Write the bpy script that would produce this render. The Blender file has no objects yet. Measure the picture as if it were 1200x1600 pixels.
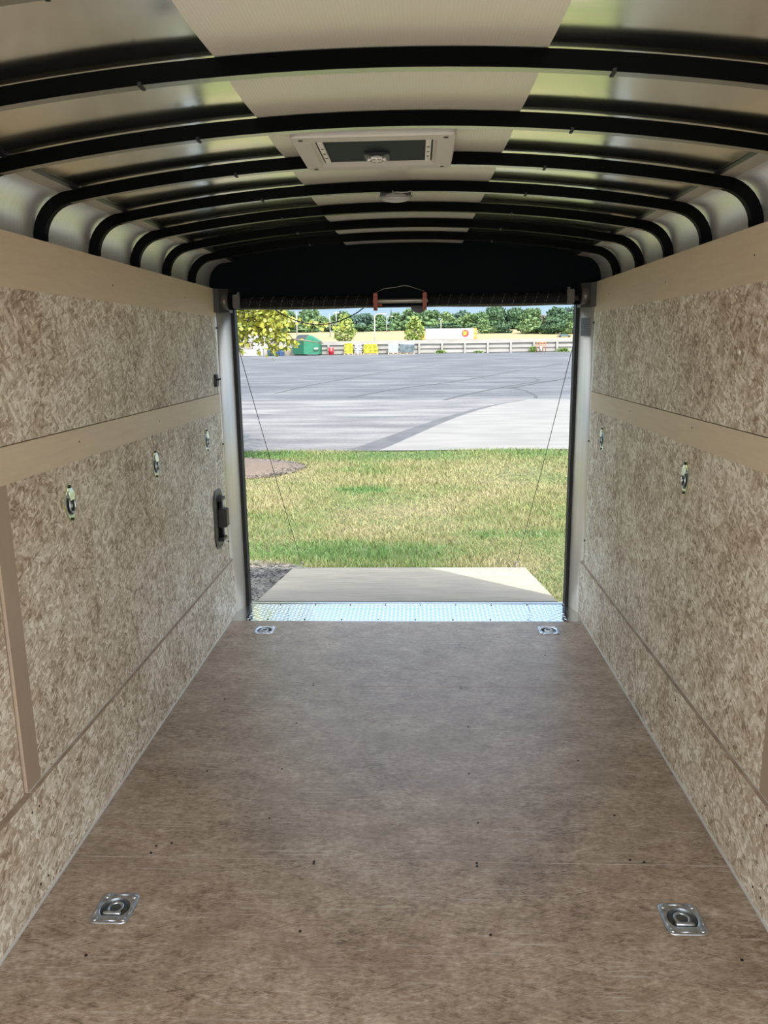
import bpy, bmesh, math, random
import numpy as np
from mathutils import Vector, Matrix
random.seed(7)
rng = np.random.default_rng(7)
S = bpy.context.scene
COL = S.collection
PI = math.pi

# ------------------------------------------------------------------ camera
F = 1206.63
camd = bpy.data.cameras.new('camera'); cam = bpy.data.objects.new('camera', camd); COL.objects.link(cam)
camd.sensor_fit = 'VERTICAL'; camd.sensor_height = 36.0; camd.sensor_width = 27.0
camd.lens = F / 1600 * 36.0
camd.clip_start = 0.02; camd.clip_end = 2000
yaw, pitch, roll = -0.0441, 0.2121, -0.0134
fw = Vector((math.sin(yaw) * math.cos(pitch), math.cos(yaw) * math.cos(pitch), -math.sin(pitch)))
r0 = Vector((math.cos(yaw), -math.sin(yaw), 0)); u0 = r0.cross(fw)
cr = r0 * math.cos(roll) + u0 * math.sin(roll); cu = u0 * math.cos(roll) - r0 * math.sin(roll)
m = Matrix((cr, cu, -fw)).transposed().to_4x4(); m.translation = Vector((0.0727, 0, 1.553))
cam.matrix_world = m
S.camera = cam

# ------------------------------------------------------------------ sky
SKY = 1.0
wd = bpy.data.worlds.new('sky'); S.world = wd; wd.use_nodes = True
nt = wd.node_tree; nt.nodes.clear()
wo = nt.nodes.new('ShaderNodeOutputWorld'); bg = nt.nodes.new('ShaderNodeBackground')
tc = nt.nodes.new('ShaderNodeTexCoord')
sx = nt.nodes.new('ShaderNodeSeparateXYZ'); nt.links.new(tc.outputs['Generated'], sx.inputs[0])
rp = nt.nodes.new('ShaderNodeValToRGB'); nt.links.new(sx.outputs['Z'], rp.inputs[0])
els = rp.color_ramp.elements
els[0].position = 0.0; els[0].color = (.60, .78, .90, 1)
els[1].position = 0.08; els[1].color = (.45, .70, .93, 1)
for pos, c in ((.22, (.30, .58, 1.0)), (.38, (.75, 1.05, 1.45)), (.55, (2.0, 2.2, 2.5)), (1.0, (1.9, 2.1, 2.4))):
    e = els.new(pos); e.color = (*c, 1)
# glow added to the sky's sun side, behind the camera, to brighten the interior
dt = nt.nodes.new('ShaderNodeVectorMath'); dt.operation = 'DOT_PRODUCT'
nt.links.new(tc.outputs['Generated'], dt.inputs[0]); dt.inputs[1].default_value = (.22, -.92, .32)
mr = nt.nodes.new('ShaderNodeMapRange'); mr.inputs[1].default_value = .25; mr.inputs[2].default_value = 1.0
mr.inputs[3].default_value = 0.0; mr.inputs[4].default_value = 1.0; mr.interpolation_type = 'SMOOTHSTEP'
nt.links.new(dt.outputs['Value'], mr.inputs[0])
GLOW = (4.4, 4.4, 4.4)
gl = nt.nodes.new('ShaderNodeMix'); gl.data_type = 'RGBA'; gl.blend_type = 'ADD'; gl.clamp_result = False
nt.links.new(mr.outputs[0], gl.inputs[0]); nt.links.new(rp.outputs[0], gl.inputs[6]); gl.inputs[7].default_value = (*GLOW, 1)
nt.links.new(gl.outputs[2], bg.inputs[0]); bg.inputs[1].default_value = SKY
nt.links.new(bg.outputs[0], wo.inputs[0])

# ------------------------------------------------------------------ sun
SUN = 8.0
sd = bpy.data.lights.new('sun', 'SUN'); sd.energy = SUN; sd.angle = math.radians(.6); sd.color = (1.0, .95, .86)
sun = bpy.data.objects.new('sun', sd); COL.objects.link(sun)
el = math.radians(51.5); hd = Vector((-.53, .848, 0)).normalized()
ldir = Vector((hd.x * math.cos(el), hd.y * math.cos(el), -math.sin(el)))
sun.rotation_euler = ldir.to_track_quat('-Z', 'Y').to_euler(); sun.location = (6, -10, 14)

S.view_settings.view_transform = 'Standard'; S.view_settings.look = 'None'
S.view_settings.gamma = 1; S.view_settings.use_curve_mapping = False
S.view_settings.exposure = 0.08
S.cycles.max_bounces = 10; S.cycles.diffuse_bounces = 5; S.cycles.glossy_bounces = 4
S.cycles.transparent_max_bounces = 8
S.cycles.use_denoising = True

# ------------------------------------------------------------------ materials
MATS = {}
def mat(name, col, rough=.5, metal=0., noise=None, bump=None, spec=None, emit=None):
    """noise=(scale,col2,detail) blends a second colour by noise; bump=(scale,strength)"""
    if name in MATS: return MATS[name]
    mt = bpy.data.materials.new(name); mt.use_nodes = True; MATS[name] = mt
    n = mt.node_tree; b = n.nodes['Principled BSDF']
    b.inputs['Base Color'].default_value = (*col, 1); b.inputs['Roughness'].default_value = rough
    b.inputs['Metallic'].default_value = metal
    if spec is not None: b.inputs['Specular IOR Level'].default_value = spec
    t = n.nodes.new('ShaderNodeTexCoord')
    if noise:
        mp = n.nodes.new('ShaderNodeMapping')
        sc = noise[0] if isinstance(noise[0], tuple) else (noise[0],) * 3
        mp.inputs['Scale'].default_value = sc
        nz = n.nodes.new('ShaderNodeTexNoise'); nz.inputs['Scale'].default_value = 1
        nz.inputs['Detail'].default_value = noise[2] if len(noise) > 2 else 4
        cr_ = n.nodes.new('ShaderNodeValToRGB'); cr_.color_ramp.elements[0].position = .35; cr_.color_ramp.elements[1].position = .65
        cr_.color_ramp.elements[0].color = (*col, 1); cr_.color_ramp.elements[1].color = (*noise[1], 1)
        n.links.new(t.outputs['Object'], mp.inputs[0]); n.links.new(mp.outputs[0], nz.inputs['Vector'])
        n.links.new(nz.outputs[0], cr_.inputs[0]); n.links.new(cr_.outputs[0], b.inputs['Base Color'])
    if bump:
        nb = n.nodes.new('ShaderNodeTexNoise'); bp = n.nodes.new('ShaderNodeBump')
        mp2 = n.nodes.new('ShaderNodeMapping'); sc = bump[0] if isinstance(bump[0], tuple) else (bump[0],) * 3
        mp2.inputs['Scale'].default_value = sc; n.links.new(t.outputs['Object'], mp2.inputs[0]); n.links.new(mp2.outputs[0], nb.inputs['Vector'])
        nb.inputs['Scale'].default_value = 1; nb.inputs['Detail'].default_value = 3
        bp.inputs['Strength'].default_value = bump[1]; bp.inputs['Distance'].default_value = .01
        n.links.new(nb.outputs[0], bp.inputs['Height']); n.links.new(bp.outputs[0], b.inputs['Normal'])
    return mt

class NB:
    """small helper to chain nodes"""
    def __init__(s, mt): s.n = mt.node_tree; s.b = s.n.nodes['Principled BSDF']; s.tc = s.n.nodes.new('ShaderNodeTexCoord')
    def node(s, t, **k):
        x = s.n.nodes.new(t)
        for a, v in k.items(): setattr(x, a, v)
        return x
    def link(s, a, b): s.n.links.new(a, b)
    def mapping(s, scale=(1, 1, 1), rot=(0, 0, 0), loc=(0, 0, 0), src=None):
        x = s.node('ShaderNodeMapping'); x.inputs['Scale'].default_value = scale; x.inputs['Rotation'].default_value = rot
        x.inputs['Location'].default_value = loc; s.link(src or s.tc.outputs['Object'], x.inputs[0]); return x.outputs[0]
    def noise(s, vec, scale=1, detail=3, rough=.5):
        x = s.node('ShaderNodeTexNoise'); x.inputs['Scale'].default_value = scale; x.inputs['Detail'].default_value = detail
        x.inputs['Roughness'].default_value = rough; s.link(vec, x.inputs['Vector']); return x.outputs[0]
    def ramp(s, fac, stops, const=False):
        x = s.node('ShaderNodeValToRGB'); e = x.color_ramp.elements
        if const: x.color_ramp.interpolation = 'CONSTANT'
        while len(e) < len(stops): e.new(.5)
        for i, (p, c) in enumerate(stops):
            e[i].position = p; e[i].color = (*c, 1) if isinstance(c, tuple) else (c, c, c, 1)
        s.link(fac, x.inputs[0]); return x.outputs[0]
    def math(s, op, a, b=None, clamp=False):
        x = s.node('ShaderNodeMath', operation=op); x.use_clamp = clamp
        for i, v in enumerate((a, b)):
            if v is None: continue
            if isinstance(v, (int, float)): x.inputs[i].default_value = v
            else: s.link(v, x.inputs[i])
        return x.outputs[0]
    def mix(s, f, a, b, mode='MIX'):
        x = s.node('ShaderNodeMix', data_type='RGBA', blend_type=mode)
        for k, v in ((0, f), (6, a), (7, b)):
            if isinstance(v, (int, float)): x.inputs[k].default_value = v
            elif isinstance(v, tuple): x.inputs[k].default_value = (*v, 1)
            else: s.link(v, x.inputs[k])
        return x.outputs[2]
    def bump(s, h, strength=.3, dist=.002):
        x = s.node('ShaderNodeBump'); x.inputs['Strength'].default_value = strength; x.inputs['Distance'].default_value = dist
        s.link(h, x.inputs['Height']); s.link(x.outputs[0], s.b.inputs['Normal'])
    def sep(s, v):
        x = s.node('ShaderNodeSeparateXYZ'); s.link(v, x.inputs[0]); return x.outputs
    def color(s, c): s.link(c, s.b.inputs['Base Color'])

def strand_layer(B, axis, ang, lng, wid, seed):
    """one layer of wood flakes, long axis turned by ang in the board's plane"""
    rot = (ang, 0, 0) if axis == 'X' else (0, 0, ang)
    if axis == 'X': sc = (1 / .05, 1 / lng, 1 / wid)
    else: sc = (1 / lng, 1 / wid, 1 / .05)
    wv = B.mapping((1, 1, 1), rot, (seed, seed * 1.7, seed * .3))
    nz = B.node('ShaderNodeTexNoise'); nz.inputs['Scale'].default_value = 26; nz.inputs['Detail'].default_value = 2
    B.link(wv, nz.inputs['Vector'])
    ad = B.node('ShaderNodeVectorMath', operation='MULTIPLY_ADD')
    B.link(nz.outputs['Color'], ad.inputs[0]); ad.inputs[1].default_value = (.014,) * 3; B.link(wv, ad.inputs[2])
    v = B.mapping(sc, src=ad.outputs[0])
    vo = B.node('ShaderNodeTexVoronoi'); vo.inputs['Scale'].default_value = 1; B.link(v, vo.inputs['Vector'])
    g = B.noise(B.mapping((8, 3, 14) if axis == 'X' else (3, 14, 8), src=v), 1, 3)       # grain inside the flake
    c = B.sep(vo.outputs['Color'])
    return c[0], c[1], g, vo.outputs['Distance']

def osb_mat(name, axis, stops, lng=.040, wid=.011, angs=(.5, 2.2, 1.3, 2.8), rough=.62, stain=None, dirt=None, wv=.25, wg=.28, wf=.42, fine=(160, 60)):
    mt = bpy.data.materials.new(name); mt.use_nodes = True; B = NB(mt); MATS[name] = mt
    a1 = strand_layer(B, axis, angs[0], lng, wid, 3.1); a2 = strand_layer(B, axis, angs[1], lng * .8, wid * .9, 9.7)
    a3 = strand_layer(B, axis, angs[2], lng * 1.2, wid * 1.2, 5.3); a4 = strand_layer(B, axis, angs[3], lng * .7, wid * .6, 1.3)
    v = B.mix(B.math('GREATER_THAN', a1[1], .5), a1[0], a2[0])
    v = B.mix(B.math('GREATER_THAN', a3[1], .6), v, a3[0])
    v = B.mix(B.math('GREATER_THAN', a4[1], .62), v, a4[0])
    g = B.mix(.5, a1[2], a2[2])
    wisp = B.noise(B.mapping((fine[1],) * 3, (.3, .2, .5)), 1, 5, .65)
    big = B.noise(B.mapping(), 3.2, 4, .6)
    f = B.math('ADD', B.math('MULTIPLY', v, wv), B.math('MULTIPLY', g, wg))
    f = B.math('ADD', f, B.math('MULTIPLY', wisp, wf))
    f = B.math('ADD', f, B.math('MULTIPLY', B.math('SUBTRACT', big, .5), .30))
    mid = B.noise(B.mapping((13, 13, 13), (.5, .2, .8)), 1, 4, .6); f = B.math('ADD', f, B.math('MULTIPLY', B.math('SUBTRACT', mid, .5), .28))
    c = B.ramp(f, stops)
    kn = B.noise(B.mapping((22, 22, 40), (.4, 0, .2)), 1, 3, .6)      # small reddish bark flecks
    c = B.mix(B.math('MULTIPLY', B.ramp(kn, [(.67, 0.), (.72, 1.)]), .5), c, (.20, .11, .06))
    if stain:
        st = B.noise(B.mapping(stain[0]), 1, 4); c = B.mix(B.math('MULTIPLY', B.ramp(st, [(.50, 0.), (.74, 1.)]), .6), c, stain[1])
    if dirt:
        for rz_, sd in ((.6, 3.), (-.5, 8.), (1.2, 14.)):
            s1 = B.noise(B.mapping((3, 130, 3), (0, 0, rz_), (sd, sd, 0)), 1, 2); s2 = B.noise(B.mapping((1, 1, 1), (0, 0, 0), (sd, 0, 0)), 5, 2)
            k = B.math('MULTIPLY', B.ramp(s1, [(.60, 0.), (.67, 1.)]), B.ramp(s2, [(.50, 0.), (.64, .42)]))
            c = B.mix(k, c, dirt)
    B.color(c); B.b.inputs['Roughness'].default_value = rough; B.bump(f, .3, .0012)
    return mt

WALL = osb_mat('wall_strand_board', 'X', [(.31, (.29, .205, .135)), (.405, (.475, .385, .28)), (.48, (.60, .52, .405)), (.555, (.74, .67, .55)), (.63, (.90, .86, .77))], angs=(.4, 1.9, 1.1, 2.7), fine=(1, 48))
FLOORM = osb_mat('floor_strand_board', 'Z', [(.32, (.125, .086, .058)), (.41, (.24, .175, .122)), (.50, (.315, .238, .174)), (.59, (.395, .31, .238)), (.69, (.51, .43, .35))],
                 lng=.05, wid=.004, angs=(.06, -.1, .3, -.35), rough=.36, stain=((3.4, 5.5, 1), (.21, .15, .108)), dirt=(.58, .54, .48), wv=.20, wg=.30, wf=.48, fine=(1, 55))
def ply_mat(name, c1, c2, rot=(0, 0, 0), sc=(3, 3, 60), rough=.5):
    mt = bpy.data.materials.new(name); mt.use_nodes = True; B = NB(mt); MATS[name] = mt
    v = B.mapping(sc, rot); a = B.noise(v, 1, 4, .6); b = B.noise(B.mapping((1.5, 1.5, 4)), 1, 3)
    f = B.math('ADD', B.math('MULTIPLY', a, .6), B.math('MULTIPLY', b, .4))
    B.color(B.ramp(f, [(.3, c1), (.7, c2)])); B.b.inputs['Roughness'].default_value = rough; B.bump(a, .08, .001)
    return mt
BAND = ply_mat('smooth_maple_ply', (.62, .50, .345), (.70, .59, .42), sc=(3, 6, 60))
VTRIM = ply_mat('brown_smooth_ply', (.36, .275, .20), (.41, .315, .235), sc=(3, 60, 4))
EDGE = mat('ply_edge', (.28, .20, .14), .7, noise=((4, 12, 200), (.40, .31, .23)))
BLACK = mat('black_paint', (.0015, .002, .002), .4, spec=.03)
BOWFACE = mat('bow_underside_sheen', (.42, .43, .42), .2, 1.)  # reflected light under the black bows, painted as a pale metal face
HEAD = mat('header_black', (.0025, .0045, .006), .6, spec=.05)
BLACKM = mat('black_plastic', (.012, .012, .013), .38)
RUB = mat('black_rubber', (.006, .006, .006), .6)
CAULK = mat('pale_caulk', (.55, .55, .52), .5)
ALU = mat('mill_aluminium', (.72, .71, .68), .22, 1., noise=((1.2, 1.2, 30), (.66, .65, .62), 3))
def skin_mat():
    mt = bpy.data.materials.new('aluminium_skin'); mt.use_nodes = True; B = NB(mt)
    a = B.noise(B.mapping((2.5, 2.5, 2.5)), 1, 3)
    st = B.noise(B.mapping((6, 60, 6)), 1, 2)
    B.color(B.ramp(a, [(.3, (.88, .87, .82)), (.7, (.95, .94, .89))]))
    r = B.ramp(B.math('ADD', B.math('MULTIPLY', a, .7), B.math('MULTIPLY', st, .3)), [(.3, .09), (.7, .18)])
    B.link(r, B.b.inputs['Roughness']); B.b.inputs['Metallic'].default_value = 1
    B.bump(B.noise(B.mapping((1.6, 3.2, 1.6)), 1, 1), .30, .02)
    return mt
SKIN = skin_mat()
COVE = mat('cove_aluminium', (.93, .93, .90), .40, .72, noise=((1, 90, 1), (.87, .87, .85), 3))
STRIP = mat('seam_aluminium', (.55, .52, .46), .45, .6)
FRAMEALU = mat('brushed_post', (.76, .70, .60), .42, .45, noise=((40, 40, .6), (.82, .76, .66), 3))
ZINC = mat('zinc_plate', (.56, .60, .63), .36, 1., noise=(60, (.42, .45, .48)))
YZINC = mat('yellow_zinc', (.86, .86, .62), .26, 1., noise=(40, (.70, .82, .76)))
TREAD = mat('tread_plate_metal', (.84, .87, .90), .08, 1.)
WHITEP = mat('vent_white_plastic', (.55, .52, .48), .5)
WHITE2 = mat('white_plastic', (.72, .70, .66), .45)
SCREEN = mat('dark_green_screen', (.006, .017, .017), .6, noise=((1, 90, 1), (.009, .022, .022), 2), spec=.15)
SCREW = mat('dark_screw', (.02, .018, .016), .4, .6)
ORANGE = mat('orange_bracket_paint', (.34, .055, .018), .45)
STEEL = mat('grey_steel', (.30, .28, .25), .35, .9)
SPRINGM = mat('black_spring_steel', (.010, .010, .009), .4, .2, spec=.3)
STRIPE = mat('pale_stencil_stripe', (.35, .32, .27), .6)

# ------------------------------------------------------------------ mesh helpers
class MB:
    def __init__(s): s.bm = bmesh.new()
    def _tag(s, faces, mi):
        for f in faces: f.material_index = mi
    def box(s, x0, x1, y0, y1, z0, z1, mi=0, bev=0):
        r = bmesh.ops.create_cube(s.bm, size=1)
        for v in r['verts']:
            v.co = Vector((x0 + (v.co.x + .5) * (x1 - x0), y0 + (v.co.y + .5) * (y1 - y0), z0 + (v.co.z + .5) * (z1 - z0)))
        fs = {f for v in r['verts'] for f in v.link_faces}; s._tag(fs, mi)
        if bev:
            es = {e for v in r['verts'] for e in v.link_edges}
            bmesh.ops.bevel(s.bm, geom=list(es), offset=bev, segments=2, affect='EDGES', material=-1)
        return s
    def obox(s, c, size, ax, ay, mi=0):
        """box centred at c with axes ax, ay"""
        ax = Vector(ax).normalized(); ay = Vector(ay).normalized(); az = ax.cross(ay)
        r = bmesh.ops.create_cube(s.bm, size=1); c = Vector(c)
        for v in r['verts']:
            q = v.co.copy(); v.co = c + ax * q.x * size[0] + ay * q.y * size[1] + az * q.z * size[2]
        s._tag({f for v in r['verts'] for f in v.link_faces}, mi); return s
    def loft(s, rings, closed=True, cap=True, mi=0, smooth=True):
        R = [[s.bm.verts.new(p) for p in ring] for ring in rings]; n = len(R[0])
        for a, b in zip(R, R[1:]):
            for i in range(n if closed else n - 1):
                j = (i + 1) % n
                f = s.bm.faces.new((a[i], a[j], b[j], b[i])); f.material_index = mi; f.smooth = smooth
        if cap and closed:
            for q in (R[0][::-1], R[-1]):
                try: f = s.bm.faces.new(q); f.material_index = mi
                except ValueError: pass
        return s
    def tube(s, path, r, seg=8, mi=0, cap=True, closed=False):
        path = [Vector(p) for p in path]; rings = []; n = len(path)
        rr = r if isinstance(r, (list, tuple)) else [r] * n
        prev = None
        for i, p in enumerate(path):
            if closed: t = path[(i + 1) % n] - path[i - 1]
            else: t = path[min(i + 1, n - 1)] - path[max(i - 1, 0)]
            t.normalize()
            if prev is None:
                a = t.orthogonal().normalized()
            else:
                a = (prev - t * prev.dot(t)).normalized()
            prev = a; b = t.cross(a)
            rings.append([p + (a * math.cos(2 * PI * k / seg) + b * math.sin(2 * PI * k / seg)) * rr[i] for k in range(seg)])
        if closed: rings.append(rings[0]); return s.loft(rings, True, False, mi)
        return s.loft(rings, True, cap, mi)
    def cyl(s, p0, p1, r, seg=16, mi=0, r2=None): return s.tube([p0, p1], [r, r if r2 is None else r2], seg, mi)
    def prism(s, poly, d, mi=0, smooth=False):
        """polygon (3D pts) extruded by vector d"""
        d = Vector(d); a = [Vector(p) for p in poly]
        return s.loft([a, [p + d for p in a]], True, True, mi, smooth)
    def sphere(s, c, r, seg=12, mi=0, sc=(1, 1, 1), half=False):
        rings = []; n = seg // 2; lo = 0 if half else -n
        for i in range(lo, n + 1):
            a = i / n * PI / 2; ra = max(math.cos(a), 1e-3)
            rings.append([Vector(c) + Vector((r * sc[0] * ra * math.cos(2 * PI * k / seg), r * sc[1] * ra * math.sin(2 * PI * k / seg), r * sc[2] * math.sin(a))) for k in range(seg)])
        return s.loft(rings, True, True, mi)
    def build(s, name, mats, parent=None, loc=None, label=None):
        bmesh.ops.recalc_face_normals(s.bm, faces=s.bm.faces)
        me = bpy.data.meshes.new(name); s.bm.to_mesh(me); s.bm.free()
        for q in (mats if isinstance(mats, (list, tuple)) else [mats]): me.materials.append(q)
        o = bpy.data.objects.new(name, me); COL.objects.link(o)
        if parent: o.parent = parent
        if loc: o.location = loc
        if label: o['label'] = label
        return o

def np_mesh(name, verts, faces, mats, mi=None, parent=None, smooth=False):
    me = bpy.data.meshes.new(name); verts = np.asarray(verts, np.float32); faces = np.asarray(faces, np.int32)
    me.vertices.add(len(verts)); me.vertices.foreach_set('co', verts.ravel())
    k = faces.shape[1]; me.loops.add(faces.size); me.loops.foreach_set('vertex_index', faces.ravel())
    me.polygons.add(len(faces)); me.polygons.foreach_set('loop_start', np.arange(0, faces.size, k, dtype=np.int32))
    me.update(calc_edges=True)
    for q in (mats if isinstance(mats, (list, tuple)) else [mats]): me.materials.append(q)
    if mi is not None: me.polygons.foreach_set('material_index', np.asarray(mi, np.int32))
    if smooth: me.polygons.foreach_set('use_smooth', np.ones(len(faces), bool))
    o = bpy.data.objects.new(name, me); COL.objects.link(o)
    if parent: o.parent = parent
    return o

def tag(o, label=None, cat=None, group=None, kind=None):
    if label: o['label'] = label
    if cat: o['category'] = cat
    if group: o['group'] = group
    if kind: o['kind'] = kind
    return o
def thing(name, label, cat, loc=(0, 0, 0), group=None, rz=0):
    o = bpy.data.objects.new(name, None); COL.objects.link(o); o.location = loc; o.rotation_euler = (0, 0, rz)
    o.empty_display_size = .1
    return tag(o, label, cat, group)
def dup(root, label=None, group=None):
    def cp(o, par):
        c = o.copy(); COL.objects.link(c); c.parent = par
        for ch in [q for q in bpy.data.objects if q.parent == o]: cp(ch, c)
        return c
    r = cp(root, None)
    if label: r['label'] = label
    if group: r['group'] = group
    return r

# ------------------------------------------------------------------ the trailer's box
W = 1.015          # kick board face
X = 1.030          # wall face
DE = 4.2115        # end of the wooden floor
FY = -0.50         # unseen front end, left open to let daylight in
BOW_Y = [1.593 + .396 * (i + 2) for i in range(-5, 5)]     # roof bows
RING = [(-.789, 1.873), (.796, 1.871), (-.788, 4.066), (.796, 4.073)]

# floor with a hole under every sunken ring
def floor_mesh():
    bm = bmesh.new(); h = .0445
    xs = sorted({-W, W, *[v for x, y in RING for v in (round(x - h, 3), round(x + h, 3))]})
    ys = sorted({FY, 1.25, 2.49, 3.70, DE, *[v for x, y in RING for v in (round(y - h, 3), round(y + h, 3))]})
    V = [[bm.verts.new((x, y, 0)) for y in ys] for x in xs]
    for i in range(len(xs) - 1):
        for j in range(len(ys) - 1):
            mx = (xs[i] + xs[i + 1]) / 2; my = (ys[j] + ys[j + 1]) / 2
            if any(abs(mx - x) < h - .004 and abs(my - y) < h - .004 for x, y in RING): continue
            bm.faces.new((V[i][j], V[i + 1][j], V[i + 1][j + 1], V[i][j + 1]))
    g = bmesh.ops.extrude_face_region(bm, geom=bm.faces[:])
    for v in g['geom']:
        if isinstance(v, bmesh.types.BMVert): v.co.z = -.019
    return bm
mb = MB(); mb.bm.free(); mb.bm = floor_mesh(); fl = mb.build('floor', FLOORM)
tag(fl, 'worn brown strand board trailer floor', kind='structure')
# sheet joints in the floor: thin pale lines of filler
for y in (2.10, 3.345):
    MB().box(-W, W, y - .0012, y + .0012, -.001, .0006).build('floor_joint', mat('pale_filler', (.36, .31, .26), .7), fl)
us = MB().box(-1.07, 1.07, FY, 4.55, -.12, -.06).build('trailer_underframe', BLACK); tag(us, 'black steel underframe below the trailer floor', kind='structure')

ob = {}
for sgn, side in ((-1, 'left'), (1, 'right')):
    def bx(xa, xb, *r):     # box mirrored on x
        a, b = sorted((sgn * xa, sgn * xb)); return MB().box(a, b, *r)
    zt, ztb, zm, zmb, zk = ((1.8687, 1.7197, 1.3018, 1.2012, .3292), (1.8708, 1.7133, 1.2919, 1.1958, .3141))[sgn > 0]
    wl = bx(1.045, 1.07, FY, 4.34, -.02, zt - .004).build('wall_' + side, mat('wall_frame_grey', (.10, .09, .08), .7))
    tag(wl, 'strand board lined %s side wall of the trailer' % side, kind='structure')
    bx(X, 1.046, 1.985, 4.30, zm + .003, ztb).build('wall_panel', WALL, wl)
    bx(X, 1.046, FY, 1.985, zm + .003, ztb).build('wall_panel', WALL, wl)
    bx(X, 1.046, 1.995, 4.36, zk - .03, zmb).build('wall_panel', WALL, wl)
    bx(X + .007, 1.046, FY, 1.915, zk - .03, zmb).build('wall_panel', WALL, wl)
    bx(X, 1.046, 4.30, 4.322, zm + .003, ztb).build('edge_strip', FRAMEALU, wl)
    for (a, b) in ((1.927, 4.42), (FY, 1.924)):
        k = bx(W, X + .012, a, b, -.015, zk).build('kick_panel', [WALL, EDGE], wl)
        for f in k.data.polygons:
            if f.normal.z > .9: f.material_index = 1
    bx(X - .002, X + .001, 1.93, 4.36, zk, zk + .003).build('panel_bead', CAULK, wl)
    n0 = 1 if sgn < 0 else 4
    t = bx(X - .001, 1.046, FY, 4.345, ztb, zt).build('trim_%d' % n0, BAND); tag(t, 'smooth pale plywood strip along the top of the %s wall' % side, 'wall strip', kind='structure')
    t = bx(X - .001, 1.046, FY, 4.322, zmb, zm).build('trim_%d' % (n0 + 1), BAND); tag(t, 'smooth pale plywood strip along the middle of the %s wall' % side, 'wall strip', kind='structure')
    t = bx(X - .001, 1.046, 1.922, 1.998, zk + .001, zmb).build('trim_%d' % (n0 + 2), VTRIM); tag(t, 'upright brown plywood strip on the lower %s wall' % side, 'wall strip', kind='structure')
    t = bx(W - .007, W + .001, FY, 4.215, 0, .004).build('baseboard_' + side, CAULK); tag(t, 'pale bead of caulk at the foot of the %s wall' % side, kind='structure')
    # outer shell of the wall
    o = bx(1.072, 1.085, FY, 4.52, -.12, 1.86).build('trailer_side_' + side, mat('outer_skin_paint', (.35, .35, .36), .35)); tag(o, kind='structure', label='outer metal skin of the %s side' % side)

# small screws in the kick boards
def screw(loc, nrm, r=.0035):
    mb = MB(); n = Vector(nrm); mb.cyl(Vector(loc) - n * .001, Vector(loc) + n * .0015, r, 8)
    return mb
kick_spots = {-1: [(1.905, .28), (1.945, .275), (1.905, .05), (1.95, .045), (2.6, .26), (2.6, .06), (3.25, .27), (3.25, .05), (3.85, .27), (3.86, .05), (4.2, .15)],
              1: [(1.905, .27), (1.95, .27), (1.95, .045), (1.90, .05), (2.32, .06), (2.66, .27), (2.98, .06), (3.3, .27), (3.7, .06), (3.95, .27), (4.25, .05)]}
for sgn, side in ((-1, 'left'), (1, 'right')):
    for y, z in kick_spots[sgn]:
        o = screw((0, 0, 0), (-sgn, 0, 0)).build('screw', SCREW); o.location = (sgn * W, y, z)
        lv = 'lower edge' if z < .16 else 'upper edge'; tag(o, 'tiny screw head on the %s of the %s kick board %s' % (lv, side, 'at its joint' if y < 2 else 'past the joint'), 'screw', 'screws in the %s kick board, %s, %s' % (side, lv, 'joint' if y < 2 else 'beyond'))
    for y, z in ((2.6, 1.26), (3.4, 1.25), (2.2, 1.79), (3.0, 1.78), (3.9, 1.79), (2.9, 1.5), (3.6, .7), (2.5, .8)):
        o = screw((0, 0, 0), (-sgn, 0, 0), .0028).build('screw', SCREW); o.location = (sgn * (X - .001), y + .13 * sgn, z)
        bd_ = 'top plywood strip' if z > 1.75 else 'middle plywood strip' if 1.2 < z < 1.29 else 'upper board' if z > 1.3 else 'lower board'
        tag(o, 'tiny dark screw head in the %s of the %s wall' % (bd_, side), 'screw', 'screws in the %s of the %s wall' % (bd_, side))
fs = [(-.42, 3.35), (-.42, 3.37), (.27, 3.33), (.27, 3.35), (-.44, 2.98), (.28, 2.96), (-.44, 2.62), (.26, 2.60), (-.43, 2.31), (.27, 2.30),
      (-.77, 2.12), (-.765, 2.155), (-.72, 2.17), (-.25, 2.08), (-.25, 2.09), (.25, 2.08), (.25, 2.095), (.265, 1.80), (-.25, 1.80), (-.80, 1.70),
      (-.40, 3.86), (.29, 3.86), (.72, 3.72), (.68, 2.7), (.73, 2.35), (.72, 2.12), (.76, 2.11), (-.72, 2.6), (-.8, 3.2), (.9, 1.73)]
for x, y in fs:
    o = screw((0, 0, 0), (0, 0, 1), .0042).build('screw', SCREW); o.location = (x, y, 0)
    row = 'between the two front rings' if y < 2.0 else 'just beyond the front rings' if y < 2.2 else 'in the near half of the floor' if y < 2.8 else 'in the far half of the floor' if y < 3.6 else 'in the last row before the sill'
    col = 'left edge' if x < -.6 else 'left of the middle' if x < 0 else 'right of the middle' if x < .6 else 'right edge'
    tag(o, 'small dark screw head, %s, %s' % (col, row), 'screw', 'floor screws %s %s' % (col, row))

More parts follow.
